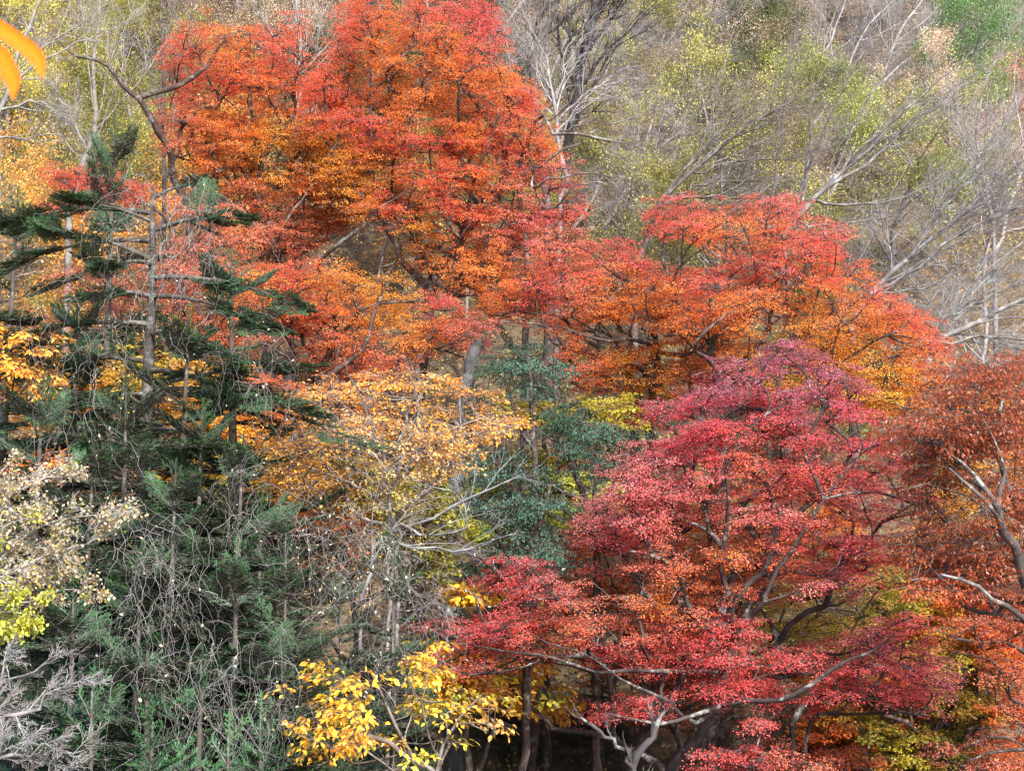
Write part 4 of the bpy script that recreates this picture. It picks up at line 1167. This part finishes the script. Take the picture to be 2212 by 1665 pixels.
# ------------------------------------------------------------------ bare trees with limbs traced one by one
def bare_hero(name, label, D, limbs, m1=10, m2=8, m3=7, color=(.17, .16, .165), trop=(.1, 0, .25), mat=None, group='bare grey trees', ratio=(.35, .6), ang=(.25, .7), t0=.2, m4=0, r2=(.35, .65), twk=1.0, base=None, leafcol=None, nleaf=0, leaf=.06):
    L0 = []
    for L in limbs:
        L0.append(np.array([[*at(a, b_, D + c), r_ * (.6 if D > 36 else 1)] for a, b_, c, r_ in L]))
    f = L0[0][0]
    if base is None:
        base = np.array([f[0], f[1], min(float(ground(f[0], f[1])), f[2] - .1)])
    stub = np.stack([[*base, L0[0][0, 3] * 1.4], [*(base * .5 + f[:3] * .5 + rng.normal(0, .1, 3)), f[3] * 1.15], f])
    for i in range(1, len(L0)):
        allp = np.concatenate([resample(x, 30) for x in L0[:i]])
        j = np.argmin(np.linalg.norm(allp[:, :3] - L0[i][0, :3], axis=1))
        L0[i] = np.concatenate([[[*allp[j, :3], L0[i][0, 3]]], L0[i]])
    root = empty(name, base, label, 'tree' if 'tree' in name else 'shrub', group)
    lv = [dict(m_=m1, ang=ang, ratio=ratio, k=7, trop=trop, t0=t0, rr=.43, wob=.05), dict(m_=m2, ang=(.3, .8), ratio=r2, k=5, trop=trop, rr=.55, wob=.1), dict(m_=m3, ang=(.3, 1.05), ratio=(.35, .8), k=4, trop=trop, rr=.65, wob=.13)]
    if m4: lv.append(dict(m_=m4, ang=(.3, .9), ratio=(.4, .8), k=4, trop=trop, rr=.7, wob=.1))
    tr, tw, A = bare_mesh(L0, lv)
    st = resample(stub, 8)
    tubes(tr, st[None, :, :3], st[None, :, 3], 7)
    for x_ in (tr, tw):
        x_.v = [v_ - base.astype(np.float32) for v_ in x_.v]
    tr.build('trunk', mat or M_GREY, root, tuple(c_ * .65 for c_ in color), True)
    tw.build('twigs', mat or M_GREY, root, color)
    if nleaf:
        E = A[-1].reshape(-1, 3)
        bl = MB()
        ci = rng.integers(0, len(E), nleaf)
        X_ = rng.normal(0, 1, (nleaf, 3)); X_[:, 2] -= .5
        pick = np.array([lin(PAL[c]) for c in leafcol])[rng.integers(0, len(leafcol), nleaf)] * np.exp(rng.normal(0, .2, (nleaf, 1)))
        leaves(bl, E[ci] + rng.normal(0, .03, (nleaf, 3)), X_, rng.normal(0, .6, (nleaf, 3)) + [0, 0, 1], leaf * rng.uniform(.7, 1.25, nleaf), np.clip(pick, 0, .9), OVAL if leaf > .05 else KITE)
        bl.v = [v_ - base.astype(np.float32) for v_ in bl.v]
        bl.build('leaves', M_BROAD, root)
    return root


bare_hero('bare_tree', 'bare pale tree fanning up to the right behind the scarlet maple top', 46,
          [[(1690, 520, 0, .2), (1740, 445, 0, .17), (1800, 385, 0, .13), (1870, 330, 0, .1), (1950, 240, 0, .07), (2060, 150, 0, .03)],
           [(1740, 445, 0, .13), (1790, 400, 0, .1), (1880, 350, 0, .08), (1980, 260, 0, .05), (2090, 200, 0, .02)],
           [(1735, 455, 0, .1), (1745, 350, 0, .07), (1755, 300, 0, .055), (1750, 240, 0, .03), (1790, 120, 0, .015)],
           [(1790, 395, 0, .09), (1830, 320, 0, .06), (1870, 220, 0, .04), (1920, 150, 0, .02)],
           [(1760, 440, 0, .09), (1900, 440, 0, .06), (2050, 380, 0, .04), (2150, 300, 0, .02)],
           [(1720, 480, 0, .08), (1800, 490, 0, .05), (1950, 460, 0, .03)]], trop=(.35, 0, .25), m1=9, m2=6, m3=5)
bare_hero('bare_tree', 'long bare tree leaning right above the scarlet maple shoulder', 44,
          [[(1840, 690, 0, .19), (1880, 640, 0, .16), (1960, 560, 0, .13), (2040, 490, 0, .11), (2130, 430, 0, .08), (2230, 350, 0, .05)],
           [(1900, 625, 0, .1), (1990, 570, 0, .09), (2090, 490, 0, .07), (2230, 440, 0, .04)],
           [(1960, 560, 0, .09), (2040, 450, 0, .07), (2100, 380, 0, .05), (2140, 300, 0, .02)],
           [(2040, 490, 0, .08), (2120, 420, 0, .06), (2180, 340, 0, .04), (2230, 290, 0, .02)],
           [(1880, 640, 0, .07), (2000, 620, 0, .05), (2120, 560, 0, .03)]], trop=(.35, 0, .2))
bare_hero('bare_tree', 'bare tree with whitish limbs crossing above the russet tree', 41,
          [[(1990, 830, 0, .2), (2020, 745, 0, .16), (2080, 710, 0, .14), (2150, 680, 0, .12), (2240, 630, 0, .1)],
           [(2020, 750, 0, .12), (2040, 700, 0, .1), (2080, 660, 0, .09), (2120, 610, 0, .07), (2170, 560, 0, .04)],
           [(2030, 742, 0, .09), (2110, 730, 0, .07), (2230, 735, 0, .05)], [(2060, 680, 0, .07), (2140, 640, 0, .05), (2230, 600, 0, .03)]], trop=(.3, 0, .1), color=(.22, .215, .215))
bare_hero('bare_tree', 'dark-limbed bare tree leaning right between the two red crowns', 43,
          [[(1370, 580, 0, .2), (1395, 520, 0, .17), (1430, 440, -1, .14), (1480, 380, -1, .12), (1560, 310, -1, .09), (1650, 250, -1, .05), (1760, 190, -1, .02)],
           [(1425, 440, -1, .12), (1450, 400, -1, .1), (1500, 350, -1, .08), (1530, 310, -1, .05), (1610, 230, -1, .03), (1660, 180, -1, .015)],
           [(1430, 435, -1, .1), (1500, 425, -1, .09), (1570, 428, -1, .06), (1640, 430, -1, .03)], [(1440, 425, -1, .07), (1540, 395, -1, .05), (1640, 390, -1, .03)],
           [(1500, 380, -1, .06), (1600, 350, -1, .05), (1740, 340, -1, .02)]], trop=(.3, 0, .25), color=(.12, .105, .1), mat=M_BARK)
bare_hero('bare_tree', 'pair of thin dark upright stems beside the dark-limbed bare tree', 46,
          [[(1650, 520, 0, .12), (1665, 440, 0, .1), (1680, 360, 0, .09), (1685, 290, 0, .07), (1700, 180, 0, .04), (1720, 40, 0, .02)],
           [(1680, 500, 0, .12), (1720, 430, 0, .1), (1755, 340, 0, .08), (1790, 260, 0, .05), (1850, 130, 0, .03)]], trop=(.15, 0, .25), color=(.13, .115, .11), mat=M_BARK, m1=8, m2=5, m3=4)
bare_hero('bare_tree', 'thick dark trunk with upright fork at the top, right of the red crown', 50,
          [[(1180, 420, 0, .26), (1160, 240, 0, .24), (1150, 130, 0, .22), (1180, 70, 0, .2), (1210, -20, 0, .17)], [(1150, 140, 0, .12), (1110, 90, 0, .1), (1060, 50, 0, .07), (1040, 10, 0, .03)],
           [(1155, 110, 0, .12), (1160, 60, 0, .1), (1190, -20, 0, .05)]], color=(.09, .075, .07), mat=M_BARK, trop=(.1, 0, .3))
bare_hero('bare_tree', 'leaning black trunk at the top behind a web of pale twigs', 54,
          [[(1205, 420, 0, .32), (1240, 250, 0, .3), (1260, 120, 0, .34), (1285, 30, 0, .34), (1320, -40, 0, .3)], [(1250, 200, 0, .14), (1300, 120, 0, .1), (1360, 60, 0, .06), (1420, 0, 0, .03)]], color=(.035, .03, .03), mat=M_BARK, trop=(.1, 0, .2))
bare_hero('bare_tree', 'web of silvery drooping twigs beside the red crown, below the dark trunks', 44,
          [[(1205, 560, 0, .14), (1215, 380, 0, .12), (1205, 270, 0, .1), (1190, 180, 0, .07), (1160, 90, 0, .03)], [(1205, 260, 0, .07), (1260, 200, 0, .05), (1330, 180, 0, .03), (1400, 210, 0, .015)],
           [(1200, 220, 0, .06), (1230, 130, 0, .05), (1290, 60, 0, .02)], [(1195, 200, 0, .05), (1150, 140, 0, .03), (1120, 110, 0, .02)]], color=(.27, .26, .27), trop=(.2, 0, -.12), m1=11, m2=7, m3=6)
bare_hero('bare_tree', 'gnarled dark bare branches reaching right from the red crown', 40,
          [[(1140, 560, 1.5, .16), (1120, 380, 1.5, .14), (1150, 290, .6, .1), (1160, 245, 0, .085), (1185, 275, -.4, .085), (1215, 290, -.5, .08), (1290, 300, -.5, .065), (1360, 312, -.5, .03)],
           [(1215, 288, -.5, .06), (1240, 275, -.5, .05), (1290, 262, -.5, .03), (1310, 245, -.5, .02)],
           [(1150, 360, .5, .07), (1210, 330, -.3, .06), (1280, 290, -.4, .04), (1400, 240, -.4, .02)],
           [(1150, 410, .5, .08), (1180, 385, -.5, .05), (1240, 375, -.5, .045), (1290, 380, -.5, .04), (1340, 410, -.5, .03), (1390, 460, -.5, .015)],
           [(1180, 450, .3, .06), (1225, 425, -.4, .05), (1245, 400, -.5, .045), (1300, 395, -.5, .03)]], color=(.14, .115, .11), mat=M_GREY, trop=(.2, 0, .1), ratio=(.2, .4), m1=6)
bare_hero('bare_tree', 'pale bare twiggy tree at the top left corner', 38,
          [[(-60, 500, 0, .15), (-20, 300, 0, .13), (20, 180, 0, .1), (70, 40, 0, .07), (100, -40, 0, .03)], [(0, 240, 0, .07), (80, 220, 0, .05), (160, 270, 0, .03)], [(20, 180, 0, .06), (150, 100, 0, .04), (250, 60, 0, .02)],
           [(-10, 300, 0, .06), (60, 300, 0, .045), (130, 290, 0, .03), (160, 330, 0, .02)]], color=(.27, .26, .25), trop=(.1, 0, .1), m1=8)
bare_hero('bare_tree', 'lichen-spotted pale stem between olive leaves at upper left', 44,
          [[(150, 460, 0, .17), (165, 400, 0, .16), (190, 320, 0, .15), (208, 260, 0, .13), (200, 150, 0, .1), (215, 40, 0, .07), (225, -40, 0, .05)], [(190, 330, 0, .08), (140, 230, 0, .06), (90, 160, 0, .04)]], color=(.24, .22, .2), trop=(0, 0, .2), m1=8)
bare_hero('bare_tree', 'two slim dark stems at the top left of the scarlet crown', 46,
          [[(355, 420, 0, .12), (350, 250, 0, .11), (352, 120, 0, .09), (345, -40, 0, .06)], [(355, 400, 0, .1), (385, 300, 0, .09), (400, 150, 0, .07), (425, -40, 0, .04)]], color=(.12, .1, .095), mat=M_BARK, trop=(0, 0, .3), m1=9)
bare_hero('bare_tree', 'grey bare twigs in the notch of the scarlet crown at top', 47,
          [[(640, 500, 0, .13), (640, 300, 0, .11), (650, 150, 0, .08), (640, 0, 0, .04)], [(645, 180, 0, .06), (700, 100, 0, .04), (760, 40, 0, .02)], [(645, 200, 0, .06), (590, 80, 0, .04), (560, -20, 0, .02)]], color=(.34, .31, .31), trop=(.1, 0, .15), m1=10, m2=6, m3=5)
bare_hero('bare_tree', 'bare tree of fine grey twigs at the right edge, upper slope', 52,
          [[(2150, 620, 0, .14), (2140, 450, 0, .12), (2110, 300, 0, .09), (2120, 200, 0, .05), (2160, 120, 0, .02)], [(2120, 330, 0, .06), (2200, 220, 0, .04), (2240, 160, 0, .02)]], color=(.3, .26, .26), m1=10)

# pale bare branches in the middle
bare_hero('bare_shrub', 'bare white-stemmed shrub fanning in front of the orange-yellow leaves', 25.5,
          [[(860, 1300, 0, .034), (848, 1140, 0, .03), (840, 1060, 0, .026), (830, 1010, 0, .022), (780, 960, 0, .016), (720, 900, 0, .01), (670, 860, 0, .005)],
           [(845, 1070, 0, .03), (760, 1010, 0, .022), (700, 980, 0, .014), (640, 960, 0, .008)], [(840, 1030, 0, .03), (880, 980, 0, .022), (1000, 950, 0, .016), (1100, 935, 0, .009)], [(838, 1020, 0, .03), (800, 900, 0, .02), (760, 820, 0, .01)],
           [(845, 1040, 0, .025), (880, 900, 0, .015), (890, 820, 0, .008)]], m1=6, m2=4, m3=3, color=(.14, .125, .12), trop=(0, 0, .1), ratio=(.25, .5), group='bare shrubs')
bare_hero('bare_shrub', 'bare silvery branches reaching right over the dark hollow', 24,
          [[(780, 1330, 0, .03), (800, 1200, 0, .028), (870, 1130, 0, .025), (960, 1110, 0, .022), (1000, 1080, 0, .024), (1080, 1040, 0, .012), (1160, 1040, 0, .007)], [(870, 1130, 0, .03), (920, 1150, 0, .022), (980, 1150, 0, .018), (1010, 1110, 0, .015), (980, 1060, 0, .012), (900, 1040, 0, .007)],
           [(830, 1170, 0, .03), (900, 1180, 0, .02), (1000, 1190, 0, .015), (1080, 1160, 0, .008)]], m1=6, m2=4, m3=3, color=(.2, .2, .21), trop=(.1, 0, 0), ratio=(.25, .5), group='bare shrubs')
bare_hero('bare_shrub', 'whitish bare bush at the bottom left corner', 12.5,
          [[(-150, 1750, 0, .05), (-60, 1640, 0, .035), (20, 1560, 0, .022), (110, 1500, 0, .012), (180, 1480, 0, .005)], [(-120, 1700, 0, .035), (-20, 1650, 0, .022), (80, 1620, 0, .014), (180, 1620, 0, .006)],
           [(-100, 1660, 0, .035), (-50, 1560, 0, .022), (20, 1480, 0, .012), (100, 1430, 0, .006)], [(-80, 1700, 0, .03), (40, 1690, 0, .02), (150, 1660, 0, .008)], [(-90, 1640, 0, .03), (-30, 1500, 0, .015), (20, 1420, 0, .007)]],
          m1=16, m2=9, m3=5, color=(.22, .205, .2), trop=(.15, 0, .1), ratio=(.14, .3), r2=(.3, .55), group='bare shrubs', ang=(.4, 1.0))
bare_hero('leafy_shrub', 'pale tan-leaved shrub at the left edge with white twigs', 15,
          [[(-160, 1400, 0, .05), (-80, 1250, 0, .035), (20, 1170, 0, .025), (110, 1130, 0, .015), (220, 1110, 0, .006)], [(-120, 1300, 0, .035), (-40, 1150, 0, .022), (40, 1060, 0, .014), (120, 1030, 0, .006)],
           [(-80, 1250, 0, .03), (40, 1220, 0, .018), (150, 1190, 0, .01), (210, 1160, 0, .005)], [(-100, 1260, 0, .03), (-40, 1100, 0, .02), (10, 1010, 0, .01)], [(-60, 1260, 0, .02), (60, 1260, 0, .012), (190, 1280, 0, .005)]],
          m1=16, m2=8, m3=5, color=(.3, .29, .28), trop=(.15, 0, .0), ratio=(.14, .28), r2=(.3, .6), group='shrubs at the left edge', leafcol=['beige', 'beige', 'tan', 'olive', 'tan', 'beige'], nleaf=8000, leaf=.04, ang=(.4, 1.0))
bare_hero('leafy_shrub', 'yellow-green leaf cluster low at the left edge', 13.5,
          [[(-150, 1460, 0, .04), (-70, 1370, 0, .025), (10, 1320, 0, .014), (60, 1300, 0, .006)], [(-100, 1400, 0, .025), (-20, 1360, 0, .014), (50, 1350, 0, .006)]],
          m1=12, m2=6, m3=4, color=(.3, .28, .25), trop=(.1, 0, .05), ratio=(.14, .28), r2=(.3, .5), group='shrubs at the left edge', leafcol=['lime', 'yolive', 'olive', 'lime'], nleaf=2600, leaf=.045, ang=(.4, 1.0))
bare_hero('leafy_shrub', 'small lime-green leaf tuft at left edge above the yellow-green cluster', 13,
          [[(-140, 1300, 0, .03), (-60, 1220, 0, .02), (0, 1170, 0, .01), (20, 1130, 0, .005)]],
          m1=10, m2=5, m3=4, color=(.3, .28, .25), trop=(0, 0, .05), ratio=(.2, .35), r2=(.3, .5), group='shrubs at the left edge', leafcol=['lime', 'beige', 'yolive'], nleaf=600, leaf=.045, ang=(.4, 1.0))
bare_hero('bare_tree', 'slim grey stems at bottom centre forking below the crimson bough', 24,
          [[(1340, 1780, 0, .09), (1370, 1640, 0, .07), (1410, 1580, 0, .05), (1440, 1530, 0, .03)], [(1365, 1660, 0, .05), (1310, 1590, 0, .035), (1250, 1550, 0, .02)]], m1=5, m2=3, m3=2, color=(.1, .09, .09), ratio=(.2, .4))
bare_hero('bare_tree', 'grey forked trunk between bottom centre and the crimson maple trunk', 32,
          [[(1535, 1750, 0, .14), (1533, 1620, 0, .11), (1535, 1540, 0, .09), (1540, 1450, 0, .05)], [(1532, 1640, 0, .09), (1500, 1570, 0, .06), (1490, 1530, 0, .03)]], m1=4, m2=3, m3=2, color=(.13, .12, .11), ratio=(.2, .35))
bare_hero('bare_tree', 'snag with pale broken trunk below the middle orange maple', 35,
          [[(985, 920, 0, .2), (1005, 840, 0, .18), (1022, 770, 0, .17), (1035, 740, 0, .15)]], m1=2, m2=2, m3=2, color=(.11, .105, .105), ratio=(.12, .2), trop=(0, 0, .1), group=None)


# ------------------------------------------------------------------ hanging vines
def vines(label, D, poly, n_, length=(.8, 2.4), rad=.006, color=(.42, .38, .36), T=.8, grav=.7, curl=.6, k=22, nleaf=0, leafcol='beige', name='vine_tangle', leaf=.045, group='vines over the firs'):
    n_ = int(n_ * .46); rad *= .4; color = tuple(c * .42 for c in color)
    po = np.array(poly, float)
    lo, hi = po.min(0), po.max(0)
    q = lo + rng.random((n_ * 8, 2)) * (hi - lo)
    q = q[inside(po, q)][:n_]
    n_ = len(q)
    P0 = at(q[:, 0], q[:, 1], D + rng.uniform(-T, T, n_))
    d = nrm(rng.normal(0, 1, (n_, 3)) * [1, 1, .6])
    om = rng.normal(0, curl, (n_, 3))
    L = rng.uniform(*length, n_) / (k - 1)
    out = [P0]; p_ = P0
    for i in range(k - 1):
        om = om * .8 + rng.normal(0, curl * .42, (n_, 3))
        d = nrm(d + np.cross(om, d) * .35 + np.array([0, 0, -grav * .3]))
        p_ = p_ + d * L[:, None]
        u_ = uv(p_)
        out.append(p_)
    P = np.stack(out, 1)
    P[:, 1:] += rng.normal(0, .012, P[:, 1:].shape)
    base = P0.mean(0)
    b_ = MB()
    rr = rad * rng.uniform(.5, 1.6, (n_, 1)) * np.linspace(1, .5, k)[None]
    root = empty(name, base, label, 'vine', group)
    tubes(b_, P - base, rr, 4)
    b_.build('stems', M_GREY, root, color)
    if nleaf:
        E = P.reshape(-1, 3)
        bl = MB()
        nleaf = nleaf // 2
        ci = rng.integers(0, len(E), nleaf)
        X_ = rng.normal(0, 1, (nleaf, 3)); X_[:, 2] -= .8
        leaves(bl, E[ci] - base, X_, rng.normal(0, .7, (nleaf, 3)) + [0, -.4, .6], leaf * rng.uniform(.7, 1.3, nleaf), lin(PAL[leafcol])[None] * np.exp(rng.normal(0, .25, (nleaf, 1))), OVAL)
        bl.build('leaves', M_BROAD, root)
    return root


vines('grey vine tangle hanging on the upper part of the bare fir trunk', 24.6, [(230, 400), (330, 330), (480, 400), (500, 560), (430, 640), (300, 600), (240, 520)], 330, (.8, 2.6), .008, nleaf=160)
vines('thin vines hanging left of the fir trunk above the tan shrub', 22, [(80, 560), (300, 540), (300, 800), (150, 850), (60, 760)], 110, (.8, 2.4), .006, nleaf=160)
vines('vines trailing over the boughs right of the fir trunk', 23, [(380, 620), (620, 680), (620, 900), (450, 800)], 110, (.8, 2.2), .006, nleaf=60)
vines('long curling vines over the left thicket, above the lower dark gap', 17, [(240, 1080), (420, 1100), (430, 1280), (300, 1340), (230, 1250)], 130, (.8, 2.4), .006, (.46, .43, .42), nleaf=60)
vines('pale vine tangle crossing the lower left thicket', 16, [(230, 1300), (480, 1280), (560, 1500), (400, 1600), (280, 1500)], 170, (.7, 2.0), .0055, (.46, .43, .42), nleaf=50)
vines('pale twiggy vines with beige leaves over the fir beside the crimson boughs', 20, [(540, 1140), (700, 1100), (900, 1140), (960, 1250), (940, 1380), (800, 1300), (650, 1200)], 420, (.7, 2.2), .006, (.46, .42, .4), grav=.3, nleaf=520)
vines('vines hanging along the dark gap left of the yellow leaves', 16.5, [(540, 1300), (640, 1300), (660, 1560), (560, 1600)], 90, (.9, 2.4), .0055, (.42, .38, .37), nleaf=30)
vines('loose vines between the dark hollow and the crimson tips', 20, [(820, 1330), (950, 1300), (900, 1440), (760, 1420)], 70, (.8, 1.8), .006, (.4, .36, .34), nleaf=120)
vines('thin curled vines with dry leaves under the orange-yellow shrub', 22, [(560, 1060), (900, 1090), (900, 1180), (600, 1150)], 150, (.6, 1.8), .006, (.44, .37, .33), grav=.2, nleaf=200, leafcol='ochre')
vines('vines hanging at mid left below the salmon maple', 21, [(60, 860), (260, 880), (260, 1020), (120, 1060)], 60, (.8, 2.0), .006, nleaf=40)
vines('vines in front of the fir tip left of the orange shrub', 20, [(450, 960), (600, 960), (600, 1120), (480, 1120)], 60, (.8, 2.0), .006, nleaf=30)


# ------------------------------------------------------------------ two orange leaves close to the lens
def near_leaf():
    D = 1.1
    root = empty('cherry_twig', at(-80, 60, D), 'bright orange serrated leaves hanging close by at the top left', 'twig')
    base = at(-80, 60, D)
    tw = MB()
    t_ = np.array([[*at(-220, -60, D + .05), .0022], [*at(-140, 0, D), .0018], [*at(-80, 50, D), .0014], [*at(-45, 120, D), .001]])
    q = resample(t_, 10)
    tubes(tw, q[None, :, :3] - base, q[None, :, 3], 6)
    tw.build('stem', M_BARK, root, (.12, .06, .04), True)
    for si, (mid, wid) in enumerate([([(-60, 30), (-10, 56), (45, 94), (80, 126), (94, 172)], [0, 30, 33, 31, 0]), ([(-50, 70), (-6, 116), (15, 146), (28, 180), (26, 217)], [0, 38, 38, 30, 0])]):
        k = 61
        mm = resample(np.array([[a, b_, w_] for (a, b_), w_ in zip(mid, wid)]), k)
        mm[0, 2] = 0; mm[-1, 2] = 0
        tg = nrm(np.gradient(mm[:, :2], axis=0)); nn = np.stack([-tg[:, 1], tg[:, 0]], -1)
        ser = (1 + .13 * ((np.arange(k) % 5) / 4.))[:, None] * 1
        hw = np.maximum(mm[:, 2:3], 0) * .5
        L_ = mm[:, :2] + nn * hw * ser; R_ = mm[:, :2] - nn * hw * ser
        dz = np.linspace(0, .012, k)
        VL = at(L_[:, 0], L_[:, 1], D - .001 + dz); VM = at(mm[:, 0], mm[:, 1], D + .0015 + dz); VR = at(R_[:, 0], R_[:, 1], D - .001 + dz)
        V = np.concatenate([VL, VM, VR]) - base
        i_ = np.arange(k - 1)
        F = np.concatenate([np.stack([i_, i_ + 1, i_ + 1 + k, i_ + k], -1), np.stack([i_ + k, i_ + 1 + k, i_ + 1 + 2 * k, i_ + 2 * k], -1)])
        fr = np.linspace(0, 1, k)
        e_ = lin((248, 118, 26)); c_ = lin((250, 140, 28))
        C = np.concatenate([np.tile(e_, (k, 1)), np.tile(c_, (k, 1)), np.tile(e_ * .5 + c_ * .5, (k, 1))])
        bl = MB(); bl.add(V, F, C)
        bl.build('leaf', M_NEAR, root, smooth=True)


M_NEAR = leaf_mat('cherry_leaf', .5, .7, .2)
n = M_NEAR.node_tree
tc = n.nodes.new('ShaderNodeTexCoord')
no = n.nodes.new('ShaderNodeTexNoise'); no.inputs['Scale'].default_value = 420; no.inputs['Detail'].default_value = 3
n.links.new(tc.outputs['Object'], no.inputs['Vector'])
cr = n.nodes.new('ShaderNodeValToRGB')
cr.color_ramp.elements[0].position = .6; cr.color_ramp.elements[0].color = (1, 1, 1, 1)
cr.color_ramp.elements[1].position = .74; cr.color_ramp.elements[1].color = (.62, .4, .35, 1)
n.links.new(no.outputs[0], cr.inputs[0])
x = [q for q in n.nodes if q.bl_idname == 'ShaderNodeMix'][0]
m3 = n.nodes.new('ShaderNodeMix'); m3.data_type = 'RGBA'; m3.blend_type = 'MULTIPLY'; m3.inputs[0].default_value = 1
tg = [l.to_socket for l in x.outputs[2].links]
n.links.new(x.outputs[2], m3.inputs[6]); n.links.new(cr.outputs[0], m3.inputs[7])
for t_ in tg: n.links.new(m3.outputs[2], t_)
near_leaf()
